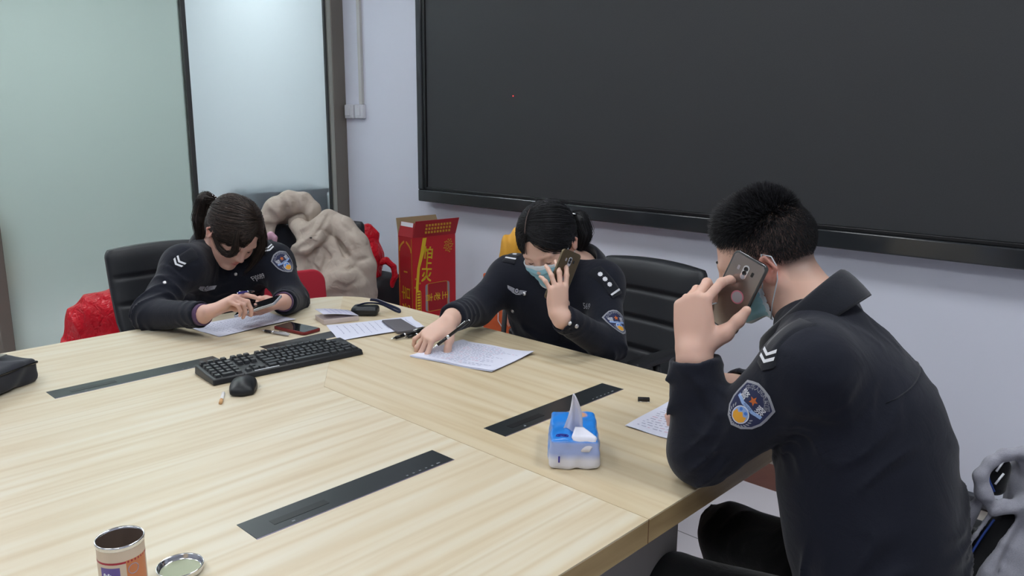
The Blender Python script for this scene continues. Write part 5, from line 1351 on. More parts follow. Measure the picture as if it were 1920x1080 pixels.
# ---- the woman at the far side, writing while on the phone
def build_caller():
    t = thing('person', 'person in navy uniform and blue face mask writing with phone at ear, black ponytail', 'person')
    lat = nrm(V(.97, .05, .12))
    sp = dict(fw=(-.03, -.86, -.40), lat=lat, hip=(-1.73, 2.08, .58), chest=(-1.70, 2.00, .81),
              neck=(-1.61, 2.03, .955), SL=atD(1128, 535, 2.55), SR=atD(958, 522, 2.68), EL=atD(1142, 648, 2.40), ER=atD(893, 580, 2.60),
              WL=atD(1054, 597, 2.268), WR=atZ(848, 596, .838), HL=atD(1046, 590, 2.265), HR=atZ(842, 603, .832), w=.98, arm=.95, nk=.88)
    js, fr = jacket_sdf(sp, 21)
    hc = atD(1030, 458, 2.50); F_ = nrm(V(.25, -.80, -.50)); hfr = frame_from(F_, nrm(V(-.10, -.1, 1)))
    bs = body_sdf(sp, fr, hfr, hc)
    w = np.array(sp['HL']); D = nrm(C_U*1.0 + C_R*.0 - C_F*.02); N = nrm(C_F*.8 - C_R*.25+C_U*.1); T = nrm(C_R*.8+C_F*.3)
    hand_sdf(bs, w, D, N, T, {'i': (10, 18, 12), 'm': (14, 22, 12), 'r': (16, 26, 14), 'p': (20, 34, 20)}, .86,
             thumb=[(.012, .020, .008), (.035, .036, .028), (.062, .034, .050), (.084, .024, .058)], splay=(9, 0, -13, -26))
    w2 = np.array(sp['HR']); kn_ = atZ(812, 624, .806); D2 = nrm(kn_-w2)
    hand_sdf(bs, w2, D2, V(-.2, .1, -1), V(.8, -.2, 0), {'i': (38, 30, 14), 'm': (40, 26, 10), 'r': (36, 30, 14), 'p': (20, 46, 30)}, .97,
             thumb=[(.014, .020, .010), (.040, .042, .024), (.062, .056, .040), (.082, .064, .052)], splay=(14, 2, -10, -24))
    body = bs.build('body', .0028, M_SKIN, t, 2, skin_of(hc, hfr, (216, 178, 160), (214, 126, 116)))
    jk = js.build('jacket', .0045, M_NAVY, t, 2)
    collar(jk, np.array(sp['neck'])+V(0, 0, -.01), frame_from(V(0, -.8, -.5), V(0, -.35, 1)), M_NAVYD, .070, .070, .055, .65, .04)
    tw = atD(1072, 410, 2.57); tie = (tw-hc) @ hfr
    long_hair(t, hfr, hc, M_HAIRB, tie, part_l=-.012, seed=5, part_w=.0016, tail=[tw, tw + C_R*.022-V(0, 0, .005), tw + C_R*.036-V(0, 0, .045), tw + C_R*.030-V(0, 0, .095)], tail_r=.034)
    mb = MB(); mb.lathe([(.0001, -.004), (.008, -.003), (.011, 0), (.008, .003), (.0001, .004)], tw + C_R*.004 - C_F*.02 + V(0, 0, .014), 14); mb.build('hair_clip', M_CHROME, t)
    mask(t, bs, hfr, hc, M_MASK, M_MASKW)
    eyes_down(t, hc, hfr, M_HAIRB)
    hip = V(-1.73, 2.08, .53)
    trousers(t, hip, V(-1.62, 1.78, .50), V(-1.82, 1.78, .50), V(-1.62, 1.80, .10), V(-1.82, 1.80, .10), (.97, .05, 0), 7, r=.9)
    for x in (-1.62, -1.82): shoe(t, V(x, 1.80, .10), V(0, -1, 0), M_SHOE)
    # badge on the sleeve, shoulder boards, chest badge, number, buttons
    drape(jk, js, 'arm_badge', SHIELD_M, shield_layers(sc=.92), (1158, 604), (.99, -.10))
    def board(px, a0, a1, white):
        d = V(a1[0]-a0[0], a0[1]-a1[1]); d = d/np.linalg.norm(d); ly = []
        a, f = patch2d([(-.062, -.023), (.055, -.023), (.055, .023), (-.052, .023), (-.062, 0)], res=.008); ly.append((a, f, 0, .004))
        for x in white[0]:
            for an in (0, PI/4):
                q = [(x+r_*math.cos(k*PI/2+an+PI/4), r_*math.sin(k*PI/2+an+PI/4)) for k in range(4) for r_ in (.0085,)]; a, f = patch2d(q, res=.01); ly.append((a, f, 1, .005))
        x = white[1]; a, f = patch2d([(x, -.020), (x+.006, -.020), (x+.006, .020), (x, .020)], res=.006); ly.append((a, f, 1, .005))
        drape(jk, js, 'shoulder_board', [M_NAVYD, M_WHITETHREAD], ly, px, d)
    board((1137, 528), (1117, 505), (1168, 562), ((-.030, -.008, .014), .040))
    board((967, 478), (985, 475), (950, 490), ((.008,), .034))
    V2, fs = text2d('569', .027); drape(jk, js, 'number_badge', [M_GREYTHREAD], [(V2, fs, 0, .0015)], (1100, 574), (.98, -.12))
    wing_badge(jk, js, (970, 544), (.93, -.3), 1.0)
    buttons(jk, js, [(984, 551), (962, 583), (1082, 612), (1068, 606)], .0065)
    V2, fs = text2d('POLICE', .010); drape(jk, js, 'cuff_lettering', [M_WHITETHREAD], [(V2, fs, 0, .0015)], (846, 586), (.98, .12))
    # the phone in her hand
    c = atD(1055, 518, 2.30); u_ = nrm(C_R*.36+C_U*.93-C_F*.05); w_ = nrm(C_R*.70-C_U*.30+C_F*.62); w_ = nrm(w_-u_*(w_ @ u_))
    smartphone(c, w_, u_, 'bronze smartphone held to the ear of the person with black ponytail', 'bronze')
    # pen between her fingers
    pen(atZ(869, 609, .852), atZ(811, 654, .785), 'black ballpoint pen with silver grip held in the writing hand', 'black')
    return t, hc, hfr
def wing_badge(parent, js, px, dx, sc):
    ly = []
    wing = [(-.034, .008), (-.012, .004), (.0, .0), (.012, .004), (.034, .008), (.030, -.002), (.012, -.012), (0, -.015), (-.012, -.012), (-.030, -.002)]
    a, f = patch2d([(x*sc, y*sc) for x, y in wing], res=.006); ly.append((a, f, 0, .0015))
    for yy in (.003, -.002, -.006):
        for s_ in (1, -1):
            a, f = patch2d([(s_*.009*sc, yy*sc-.0035), (s_*.029*sc, yy*sc+.0005), (s_*.029*sc, yy*sc+.0014), (s_*.009*sc, yy*sc-.0024)], res=.01); ly.append((a, f, 1, .0021))
    a, f = patch2d([(x*sc, y*sc-.002) for x, y in ring2(.0085, .010, 16)], res=.006); ly.append((a, f, 2, .0024))
    a, f = patch2d([(x*sc, y*sc-.002) for x, y in ring2(.0062, .0076, 16)], res=.006); ly.append((a, f, 0, .0029))
    a, f = patch2d([(.004*sc*(1 if i % 2 == 0 else .45)*math.sin(i*PI/5), .004*sc*(1 if i % 2 == 0 else .45)*math.cos(i*PI/5)-.001) for i in range(10)], res=.01); ly.append((a, f, 1, .0034))
    return drape(parent, js, 'wing_badge', [M_SILVTHREAD, M_PATCH, M_NAVYD], ly, px, dx)
# ---- the woman at the left-hand end, typing on a phone
def build_typist():
    t = thing('person', 'person in navy uniform with brown ponytail looking down at a phone in both hands', 'person')
    sp = dict(fw=(.95, -.02, -.22), lat=(.03, 1.0, .0), hip=(-2.99, 1.40, .58), chest=(-2.89, 1.40, .79),
              neck=(-2.86, 1.385, .955), SL=atD(512, 492, 2.98), SR=atD(345, 500, 2.78), EL=atD(548, 562, 2.92), ER=atD(282, 590, 2.62),
              WL=atD(532, 566, 2.76), WR=atD(378, 590, 2.49), HL=atD(527, 567, 2.735), HR=atD(393, 584, 2.47), w=.98, deep=1.12, arm=.98, nk=.88)
    js, fr = jacket_sdf(sp, 31)
    hc = atD(433, 436, 2.84); F_ = nrm(V(.70, .07, -.71)); hfr = frame_from(F_, nrm(V(.3, .16, 1)))
    bs = body_sdf(sp, fr, hfr, hc)
    # right hand tapping
    w = np.array(sp['HR']); tgt = atD(440, 558, 2.47); D = nrm(tgt-w)
    hand_sdf(bs, w, D, nrm(V(.25, .35, -1)), nrm(C_U+C_F*.3), {'i': (22, 22, 10), 'm': (48, 50, 25), 'r': (55, 58, 30), 'p': (52, 50, 30)}, .90,
             thumb=[(.016, .020, .006), (.050, .036, .020), (.075, .026, .040), (.095, .014, .050)], splay=(2, 0, -4, -10))
    # left hand under the phone
    w = np.array(sp['HL']); D = nrm(atD(492, 583, 2.66)-w)
    hand_sdf(bs, w, D, nrm(C_U*.8-C_R*.35), nrm(C_U*.6+C_F*.8), {'i': (12, 20, 14), 'm': (10, 18, 12), 'r': (10, 18, 12), 'p': (12, 20, 14)}, .90,
             thumb=[(.010, .018, .010), (.030, .032, .036), (.058, .030, .046), (.080, .022, .040)], splay=(4, 1, -3, -8))
    body = bs.build('body', .0028, M_SKIN, t, 2, skin_of(hc, hfr, (214, 172, 156), (212, 112, 108)))
    jk = js.build('jacket', .0045, M_NAVY, t, 2)
    collar(jk, np.array(sp['neck'])+V(0, 0, -.01), frame_from(V(.85, 0, -.5), V(.4, 0, 1)), M_NAVYD, .070, .070, .055, .6, .04)
    tw = atD(400, 374, 2.90); tie = (tw-hc) @ hfr
    ob = long_hair(t, hfr, hc, M_HAIRBR, tie, part_l=.012, seed=9, tail=[tw, tw - C_R*.030+V(0, 0, .0), tw - C_R*.052-V(0, 0, .07), tw-C_R*.060-V(0, 0, .15)], tail_r=.030)
    # loose locks: one sweeping across the cheek, one hanging past the far side of the face
    Wp = lambda f, l, u: hc + hfr @ V(f, l, u)
    a = lock([Wp(.060, -.052, .084), Wp(.087, -.060, .052), Wp(.104, -.048, .026), Wp(.102, -.060, -.008), Wp(.066, -.080, -.014), Wp(.012, -.086, .008)], .0068, 220, 3)
    b = lock([Wp(.040, .062, .080), Wp(.068, .083, .035), Wp(.090, .092, -.03), Wp(.100, .088, -.09), Wp(.095, .075, -.14)], .010, 300, 4)
    c_ = lock([Wp(.050, .052, .086), Wp(.078, .066, .045), Wp(.090, .070, .0), Wp(.092, .072, -.04)], .007, 160, 6)
    np_mesh('loose_hair_lock', [a], M_HAIRBR, t); np_mesh('loose_hair_lock', [b], M_HAIRBR, t); np_mesh('loose_hair_lock', [c_], M_HAIRBR, t)
    mb = MB()
    for i in range(9):
        an = i*2*PI/9; mb.lathe([(.0001, -.003), (.0034, 0), (.0001, .003)], tw + C_R*.014*math.cos(an)+C_U*.014*math.sin(an)-C_F*.012, 8)
    mb.build('hair_tie', M_CHROME, t)
    eyes_down(t, hc, hfr, M_HAIRBR)
    trousers(t, V(-3.02, 1.40, .53), V(-2.56, 1.50, .50), V(-2.56, 1.30, .50), V(-2.58, 1.50, .10), V(-2.58, 1.30, .10), (0, 1, 0), 8, r=.9)
    for y in (1.5, 1.3): shoe(t, V(-2.58, y, .10), V(1, 0, 0), M_SHOE)
    for k, W_, H_ in (('R', 'WR', 'HR'), ('L', 'WL', 'HL')):
        d = nrm(np.array(sp[H_])-np.array(sp[W_])); E_ = np.array(sp['E'+k]); d = nrm(np.array(sp[W_])-E_)
        s = SDF(); s.cone(np.array(sp[W_])-d*.03, np.array(sp[W_])+d*.016, .0355, .0345, .004); s.disc(np.array(sp[W_])+d*.014, d, .06); s.cone(np.array(sp[W_])-d*.01, np.array(sp[W_])+d*.05, .0300, .0300, .002, 's')
        s.build('inner_cuff', .0025, M_PURPLE, t, 1)
    drape(jk, js, 'arm_badge', SHIELD_M, shield_layers(sc=.92), (533, 491), (.80, .52))
    for (px, dd, ee) in (((342, 487), (-.72, -.5), (.45, -.85)), ((500, 462), (.5, -.6), (-.2, -.9))):
        ly = []
        a, f = patch2d([(-.058, -.023), (.035, -.023), (.035, .023), (-.048, .023), (-.058, 0)], res=.008); ly.append((a, f, 0, .004))
        for x in (.000, .013):
            a, f = patch2d([(x, -.020), (x+.007, -.020), (x+.017, 0), (x+.007, .020), (x, .020), (x+.010, 0)], res=.006); ly.append((a, f, 1, .005))
        drape(jk, js, 'shoulder_board', [M_NAVYD, M_WHITETHREAD], ly, px, dd)
    V2, fs = text2d('FJ0089', .028); drape(jk, js, 'number_badge', [M_WHITETHREAD], [(V2*V(.85, 1.0), fs, 0, .0022)], (485, 521), (.97, .25))
    wing_badge(jk, js, (387, 539), (.99, -.06), 1.35)
    buttons(jk, js, [(442, 514), (309, 530), (364, 597), (537, 578)], .0065)
    c = atD(484, 574, 2.60); w_ = nrm(C_F*.9+C_R*.1+C_U*.38); u_ = nrm(C_R*.93+C_U*.35-C_F*.05); u_ = nrm(u_-w_*(u_ @ w_))
    smartphone(c, -w_, u_, 'slim pale-edged smartphone held in both hands by the person with brown ponytail', 'pale')
    pen(atD(445, 550, 2.45), atD(462, 546, 2.50)+C_F*.08, 'short blue pen tucked between the fingers of the person with brown ponytail', 'blue', .004)
    return t, hc, hfr
# ------------------------------------------------------------------ clothes, bags, carton
def build_carton():
    zt = .84; P0, P1 = atZ(773, 446, zt), atZ(853.5, 437, zt)
    P2r = atZ(744, 441, zt); u = nrm((P1-P0)*V(1, 1, 0)); w_ = np.linalg.norm(P1-P0)
    v = V(-u[1], u[0], 0);                          # towards the narrow face's far edge
    if (P2r-P0) @ v < 0: v = -v
    dp = max(.10, abs((P2r-P0) @ v)); sl = ((P2r-P0) @ u)
    t = thing('drink_carton', 'tall red drink carton with yellow writing and open top flaps by the wall', 'carton'); t.location = (P0[0], P0[1], 0)
    X = np.stack([u, v, V(0, 0, 1)], 1); P = lambda a, b, c: X @ V(a, b, c)
    M_RB = mat('carton_red', srgb(186, 22, 34), .45, var=(6, .08)); M_RD = mat('carton_dark_red', srgb(160, 18, 32), .45, var=(6, .08)); M_TAN = mat('carton_board', srgb(150, 130, 100), .85); M_YEL = mat('carton_yellow', srgb(224, 190, 40), .5); M_GOLDP = mat('carton_gold', srgb(196, 140, 40), .5); M_WTAG = mat('white_tag', srgb(214, 214, 222), .6)
    e = .003; print('carton', w_, dp)
    mb = MB(); mb.box(P(w_/2, e/2, zt/2), (w_/2, e/2, zt/2), M=X); mb.build('front_panel', M_RB, t)
    mb = MB(); mb.box(P(w_/2, dp-e/2, zt/2), (w_/2, e/2, zt/2), M=X); mb.build('rear_panel', M_RB, t)
    mb = MB(); mb.box(P(e/2, dp/2, zt/2), (e/2, dp/2-e, zt/2), M=X); sp_ = mb.build('side_panel', M_RD, t)
    mb = MB(); mb.box(P(w_-e/2, dp/2, zt/2), (e/2, dp/2-e, zt/2), M=X); mb.build('side_panel', M_RD, t)
    mb = MB(); mb.box(P(w_/2, dp/2, .002), (w_/2-e, dp/2-e, .002), M=X); mb.build('bottom_panel', M_RD, t)
    fh = .085
    def flap(pts, m, nm):
        n = nrm(np.cross(pts[1]-pts[0], pts[2]-pts[0]))*.003; mb = MB()
        mb.add(list(pts)+[p+n for p in pts], [(0, 1, 2, 3), (7, 6, 5, 4), (0, 4, 5, 1), (1, 5, 6, 2), (2, 6, 7, 3), (3, 7, 4, 0)]); return mb.build(nm, m, t)
    ff = flap([P(0, 0, zt), P(w_, 0, zt), P(w_+.008, -.022, zt+fh), P(.006, -.022, zt+fh)], M_RD, 'front_flap')
    flap([P(0, dp, zt), P(w_, dp, zt), P(w_-.01, dp+.03, zt+fh), P(.01, dp+.03, zt+fh)], M_TAN, 'rear_flap')
    sf = flap([P(0, 0, zt), P(0, dp, zt), P(.018, dp-.006, zt+fh*.85), P(.018, .006, zt+fh*.85)], M_RD, 'side_flap')
    flap([P(.0145-.006, .012, zt+.022), P(.0145-.006, dp-.010, zt+.022), P(.0155, dp-.010, zt+fh*.84), P(.0155, .012, zt+fh*.84)], M_WTAG, 'white_tag')
    mb = MB()
    for r_ in range(3):
        for k in range(9):
            mb.box(P(w_*(.28+.068*k), -.0045-.022*(.3+.2*r_), zt+fh*(.25+.22*r_)), (w_*.022, .0006, .0058), M=X)
    mb.build('flap_print', M_GOLDP, ff)
    fp = bpy.data.objects[sp_.name]
    # writing on the wide face (x along, z up)
    def face_text(txt, x, z, sz, m, rot=0.0, sx=1.0, nm='writing', face='front', bold=0.0):
        V2, fs = text2d(txt, sz); V2 = V2*V(sx, 1.0); c, s_ = math.cos(rot), math.sin(rot); mb = MB()
        for ox in ((0, 0), (bold, 0), (0, bold), (bold, bold)) if bold else ((0, 0),):
            Q = [((a+ox[0])*c-(b+ox[1])*s_+x, (a+ox[0])*s_+(b+ox[1])*c+z) for a, b in V2]
            mb.add([P(a, -.0012-.0002*(ox[0] > 0), b) for a, b in Q] if face == 'front' else [P(-.0012, dp-a, b) for a, b in Q], fs)
        mb.build(nm, m, t)
    H = zt
    cw = w_
    px = lambda x: (x-205)/(650-205)*cw            # from the enlarged photograph of the carton
    pz = lambda y: H - (y-225)/820*.62
    z = lambda y: pz(y)
    for i, ch in enumerate('怕上火'): face_text(ch, px(355-8*i), z(340+80*i), .066, M_YEL, -.12, 1.0, bold=.0036)
    for i, ch in enumerate('喝王老吉'): face_text(ch, px(330+18*i), z(865+64*i), .056, M_YEL, .12, 1.05, bold=.0036)
    # the pictured can, lying on its side
    cxx, czz = px(455), z(655); cwid, chei = px(590)-px(335), (z(560)-z(755))
    def rr(a, b, r): return [P(cxx+x, 0, czz+y_) for x, y_ in rrect(a, b, r)]
    for a, b, r, m_, dy in ((cwid/2, chei/2, .014, mat('can_silver_print', srgb(150, 140, 145), .4), .0008), (cwid/2-.014, chei/2+.003, .010, M_GOLDP, .0012), (cwid/2-.017, chei/2, .009, M_RD, .0016)):
        mb = MB(); pts = [p - X[:, 1]*dy for p in rr(a, b, r)]; mb.add(pts, [tuple(range(len(pts)))]); mb.build('can_picture', m_, t)
    for i, ch in enumerate('吉老王'): 
        V2, fs = text2d(ch, .047); mb = MB(); c, s_ = math.cos(-PI/2), math.sin(-PI/2)
        mb.add([P(cxx-.055*1+.052*i + a*c-b*s_, -.0024, czz + a*s_+b*c) for a, b in V2], fs); mb.build('writing', M_YEL, t)
    # ribbon, medallion, flower print, small print
    mb = MB()
    ribs = [(315, 235), (290, 330), (255, 440), (238, 560), (232, 700), (245, 830), (268, 930), (300, 1040)]
    for off in (0, 14):
        A = [[P(px(x+off*(.5 if y > 500 else 1))-.004, -.001-.0002*(off > 0), z(y)) for x, y in ribs], [P(px(x+off)+.004+(.008 if y < 400 else 0), -.001, z(y)) for x, y in ribs]]; loft(mb, A, closed=False)
    mb.build('ribbon_print', M_YEL, t)
    mb = MB(); pts = [P(px(258)+x, -.0016, z(690)+y_) for x, y_ in rrect(.016, .072, .014)]; mb.add(pts, [tuple(range(len(pts)))]); mb.build('medallion_print', M_YEL, t)
    mb = MB(); pts = [P(px(258)+x, -.0020, z(690)+y_) for x, y_ in rrect(.0135, .068, .012)]; mb.add(pts, [tuple(range(len(pts)))]); mb.build('medallion_print', M_RD, t)
    mb = MB()
    for i in range(9): mb.box(P(px(258), -.0024, z(600+20*i)), (.0095, .0003, .0048), M=X)
    mb.build('medallion_print', M_YEL, t)
    mb = MB()
    for i in range(26):
        a = i*2.4; r_ = .006*math.sqrt(i); mb.box(P(px(575)+r_*math.cos(a)*1.0, -.0014, z(305)+r_*math.sin(a)*1.2), (.0042, .0003, .0034), M=X)
    for x, y in ((230, 510), (272, 545), (222, 570), (235, 830), (285, 830), (240, 880)): mb.box(P(px(x), -.0014, z(y)), (.0045, .0003, .0045), M=X)
    mb.build('flower_print', M_GOLDP, t)
    mb = MB()
    for k in range(7): mb.box(P(px(602), -.0014, z(800)-.0105*k), (.0055, .0003, .0035), M=X)
    mb.build('small_print', M_GOLDP, t)
    face_text('王老吉', px(632), z(835), .034, M_YEL, -PI/2)
    # narrow face
    for i, ch in enumerate('吉老王'):
        face_text(ch, dp*.5, z(620+125*i), min(.085, dp*.62), M_YEL, PI/2, face='side', bold=.002)
    mb = MB(); mb.box(P(-.001, dp*.5, z(470)), (.0005, dp*.12, .004), M=X)
    for a in (.06, .94): mb.box(P(-.001, dp*a, H*.55), (.0004, .0012, H*.44), M=X)
    for k in range(10):
        f_ = k/9; mb.box(P(-.001, dp*(.10+.30*f_**2), H-.03-.045*(1-f_)), (.0004, dp*.03, .006), M=X); mb.box(P(-.001, dp*(.90-.30*f_**2), H-.03-.045*(1-f_)), (.0004, dp*.03, .006), M=X)
    mb.build('border_print', M_GOLDP, sp_)
build_carton()

def crumple(seed, amp, fr=1.0):
    rng = np.random.RandomState(seed); K = rng.normal(size=(7, 3)); K /= np.linalg.norm(K, axis=1)[:, None]; ph = rng.uniform(0, 6.28, 7)
    def f(P):
        q = P @ K.T; w = np.sin(q[:, 0]*12*fr+ph[0])*1.4
        a = ridge(q[:, 1]*20*fr+w+ph[1])*np.clip(.5+np.sin(q[:, 2]*15*fr+ph[2]), 0, 1) + ridge(q[:, 3]*34*fr+1.5*w+ph[3])*.6*np.clip(.5+np.sin(q[:, 4]*19*fr+ph[4]), 0, 1) + .4*np.sin(q[:, 5]*9*fr+ph[5])
        return amp*(.7-a)
    f.amax = amp*1.6; return f
def smoothpath2(pts):
    out = []
    for a, b_ in zip(pts[:-1], pts[1:]):
        for k in range(3): out.append((a[0]+(b_[0]-a[0])*k/3, a[1]+(b_[1]-a[1])*k/3))
    return out+[pts[-1]]
def cx(s, D, pts, r, k=.03):
    """chain of thick segments; pts (px, py, extra depth)"""
    Q = [atD(x, y, D+d) for x, y, d in pts]; r = r if isinstance(r, (list, tuple)) else [r]*len(Q)
    return s.path(Q, list(r), k)
def crease_mat(name, col, sc=8, rough=.6, st=.38, dist=.012):
    m = mat(name, col, rough, spec=.3); nt = m.node_tree; N = nt.nodes.new; L = nt.links.new; b = nt.nodes['Principled BSDF']; tc = N('ShaderNodeTexCoord')
    wp = N('ShaderNodeTexNoise'); wp.inputs['Scale'].default_value = sc*.7; wp.inputs['Detail'].default_value = 3; L(tc.outputs['Object'], wp.inputs['Vector'])
    ad = N('ShaderNodeMix'); ad.data_type = 'VECTOR'; ad.inputs[0].default_value = .22; L(tc.outputs['Object'], ad.inputs[4]); L(wp.outputs['Color'], ad.inputs[5])
    prev = None
    for k, (s_, d_) in enumerate(((sc, dist), (sc*2.6, dist*.4))):
        v = N('ShaderNodeTexVoronoi'); v.feature = 'DISTANCE_TO_EDGE'; v.inputs['Scale'].default_value = s_; L(ad.outputs[1], v.inputs['Vector'])
        cl = N('ShaderNodeMath'); cl.operation = 'MINIMUM'; cl.inputs[1].default_value = .22; L(v.outputs['Distance'], cl.inputs[0])
        bp = N('ShaderNodeBump'); bp.inputs['Strength'].default_value = st; bp.inputs['Distance'].default_value = d_*3; L(cl.outputs[0], bp.inputs['Height'])
        if prev: L(prev.outputs['Normal'], bp.inputs['Normal'])
        prev = bp
    L(prev.outputs['Normal'], b.inputs['Normal']); return m
# beige padded coat
def build_coat():
    t = thing('coat', 'beige padded winter coat with hood heaped over a chair by the wall', 'coat'); D = 3.95
    M_COAT = crease_mat('beige_quilted_fabric', srgb(182, 170, 158))
    s = SDF()
    cx(s, D, [(598, 440, .05), (612, 470, .05), (640, 515, .05), (650, 545, .05)], [.10, .145, .15, .13], .07)
    cx(s, D, [(592, 500, .02), (606, 535, .0), (612, 560, 0)], [.09, .11, .11], .06)
    cx(s, D, [(655, 510, 0), (660, 550, 0), (640, 600, 0)], [.11, .11, .09], .06)
    cx(s, D, [(618, 412, -.02), (645, 428, -.04), (668, 458, -.05), (684, 498, -.05), (686, 530, -.03)], [.040, .058, .066, .062, .050], .012)
    cx(s, D, [(560, 425, -.05), (575, 440, -.08), (600, 428, -.08), (614, 408, -.04)], [.045, .055, .05, .035], .014)
    cx(s, D, [(556, 470, -.07), (572, 462, -.12), (592, 448, -.12), (606, 425, -.10)], [.032, .040, .038, .03], .012)
    cx(s, D, [(566, 485, -.06), (572, 505, -.06), (590, 530, -.05)], [.05, .055, .06], .02)
    cx(s, D, [(610, 540, -.10), (645, 522, -.12), (672, 535, -.08)], [.045, .06, .05], .02)
    base_d = crumple(44, .010, .9)
    s.dmax = base_d.amax
    for pts, r_, k_ in (([(618, 397), (606, 423), (582, 451), (559, 468)], .005, .018), ([(603, 431), (629, 447), (648, 476)], .007, .020), ([(636, 452), (649, 478)], .012, .025), ([(616, 480), (606, 500), (595, 519)], .005, .022),
                        ([(635, 506), (663, 501)], .005, .020), ([(572, 480), (580, 500), (574, 520)], .004, .018), ([(604, 458), (618, 485)], .004, .016), ([(655, 452), (664, 470)], .004, .016), ([(560, 440), (578, 430), (590, 415)], .006, .018),
                        ([(628, 532), (650, 540), (668, 530)], .004, .018), ([(572, 462), (590, 455)], .005, .016), ([(672, 488), (690, 484)], .003, .014), ([(590, 470), (585, 492), (598, 508)], .004, .018), ([(640, 420), (660, 436)], .003, .014)):
        Q = []
        for q in smoothpath2(pts):
            p_, n_ = surf(s, q[0], q[1], 3.0, 4.6); Q.append(p_ - n_*.001)
        s.path(Q, [r_]*len(Q), k_, 's')
    s.disp = base_d
    s.build('body', .0055, M_COAT, t, 1)
    s = SDF()
    cx(s, D-.02, [(502, 436, 0), (501, 412, 0), (517, 392, 0), (545, 379, 0), (568, 378, 0), (586, 392, .0), (592, 415, .02)], [.036, .050, .060, .058, .048, .042, .040], .02)
    cx(s, D+.08, [(510, 405, 0), (560, 395, 0), (580, 420, 0)], [.05, .06, .05], .05)
    for pts in ([(533, 383), (535, 408)], [(570, 372), (578, 384), (572, 398)], [(505, 398), (518, 412)], [(552, 372), (556, 396)], [(500, 424), (512, 426)]):
        Q = []
        for q in smoothpath2(pts):
            p_, n_ = surf(s, q[0], q[1], 3.0, 4.6); Q.append(p_)
        s.path(Q, [.003]*len(Q), .022, 's')
    s.disp = crumple(19, .005, 1.2); s.dmax = s.disp.amax
    s.build('hood', .005, M_COAT, t, 1)
    s = SDF(); cx(s, D+.02, [(555, 420, 0), (572, 408, 0)], [.040, .045], .03); s.disp = crumple(2, .006, 2); s.dmax = .01; s.build('hood_lining', .007, M_COAT, t, 2)
    for x, y in ((549, 480), (583, 446)):
        mb = MB(); mb.lathe([(.0001, -.004), (.006, -.002), (.006, .002), (.0001, .004)], atD(x, y, D-.16), 12); mb.build('snap_button', M_INK, t)
    # dark lining and strap
    s = SDF(); cx(s, D+.0, [(530, 440, .08), (548, 500, .06), (560, 560, .05)], [.055, .075, .08], .03); s.build('dark_lining', .009, M_NAVYD, t, 2)
    s = SDF(); cx(s, 3.82, [(499, 447, 0), (508, 441, 0), (515, 446, 0), (517, 458, 0)], [.012, .016, .012, .006], .01); lp = s.build('fabric_loop', .0035, mat('pink_fabric', srgb(196, 156, 176), .8), t); lp['label'] = 'soft pink fabric loop'
build_coat()
# red plastic bags
def plastic_mat(name, col):
    m = crease_mat(name, col, 14, .3, .7, .008); return m
M_REDP = plastic_mat('red_plastic', srgb(200, 16, 36))
t = thing('plastic_bag', 'red plastic carrier bag with loop handle between coat and carton', 'bag'); D = 4.62
s = SDF(); cx(s, D, [(682, 440, 0), (690, 480, 0), (694, 512, 0)], [.055, .080, .070], .05); cx(s, D, [(675, 432, 0), (690, 428, 0), (700, 440, 0)], [.03, .03, .03], .03); cx(s, D, [(690, 520, 0), (700, 532, 0)], [.05, .03], .03)
s.disp = crumple(7, .010, 1.4); s.dmax = s.disp.amax; s.build('body', .006, M_REDP, t, 1)
s = SDF(); cx(s, D-.02, [(706, 494, 0), (724, 488, 0), (738, 500, 0), (741, 518, 0), (733, 535, 0), (712, 540, 0), (694, 536, 0)], [.022, .019, .017, .017, .017, .018, .022], .008); s.disp = crumple(8, .0012, 3); s.dmax = .01; s.build('handle', .004, M_REDP, t, 1)
t = thing('backpack', 'black fabric backpack standing under the red carrier bag beside the carton', 'backpack'); s = SDF()
cb = atY(712, 560, 2.80); s.box(V(cb[0]-.03, 2.80, .27), (.17, .13, .268), None, .06); s.ell(V(cb[0]-.02, 2.72, .24), (.14, .10, .16), None, .04); s.disp = crumple(3, .007); s.dmax = .012; s.build('body', .009, mat('black_nylon', srgb(38, 38, 42), .6), t, 1)
mb = MB(); mb.tube([V(cb[0]-.06, 2.70, .58), V(cb[0]-.05, 2.68, .63), V(cb[0]+.0, 2.68, .63), V(cb[0]+.01, 2.70, .58)], .010, 8); mb.build('carry_loop', M_INK, t)
t = thing('plastic_bag', 'large red plastic carrier bag on a stool behind the table at left', 'bag'); D = 3.72
s = SDF(); cx(s, D, [(160, 608, 0), (185, 600, 0), (225, 590, 0)], [.09, .12, .13], .06); cx(s, D, [(165, 660, 0), (220, 660, 0)], [.12, .14], .05)
s.cone(atD(178, 572, D), atD(170, 590, D), .03, .045, .03); s.cone(atD(222, 562, D), atD(230, 590, D), .04, .06, .04)
s.disp = crumple(17, .012, 1.3); s.dmax = s.disp.amax; s.build('body', .006, M_REDP, t, 1)
s = SDF(); cx(s, D-.06, [(150, 588, 0), (164, 566, 0), (176, 561, 0), (184, 570, 0), (176, 590, 0), (168, 604, 0)], [.016, .014, .012, .014, .016, .02], .015); s.disp = crumple(18, .003, 3); s.dmax = .008; s.build('handle', .0045, M_REDP, t, 1)
pb = atD(193, 700, 3.72)
t = thing('stool', 'low black stool carrying the large red carrier bag at left', 'stool'); t.location = (pb[0], pb[1], 0)
mb = MB(); mb.lathe([(.0001, .22), (.18, .22), (.19, .24), (.18, .26), (.0001, .26)], n=28); mb.build('seat', M_LEATHER, t)
for k in range(4): a = PI/4+k*PI/2; mb = MB(); mb.tube([V(.12*math.cos(a), .12*math.sin(a), .22), V(.17*math.cos(a), .17*math.sin(a), 0)], .012, 8); mb.build('leg', M_CHPL, t)
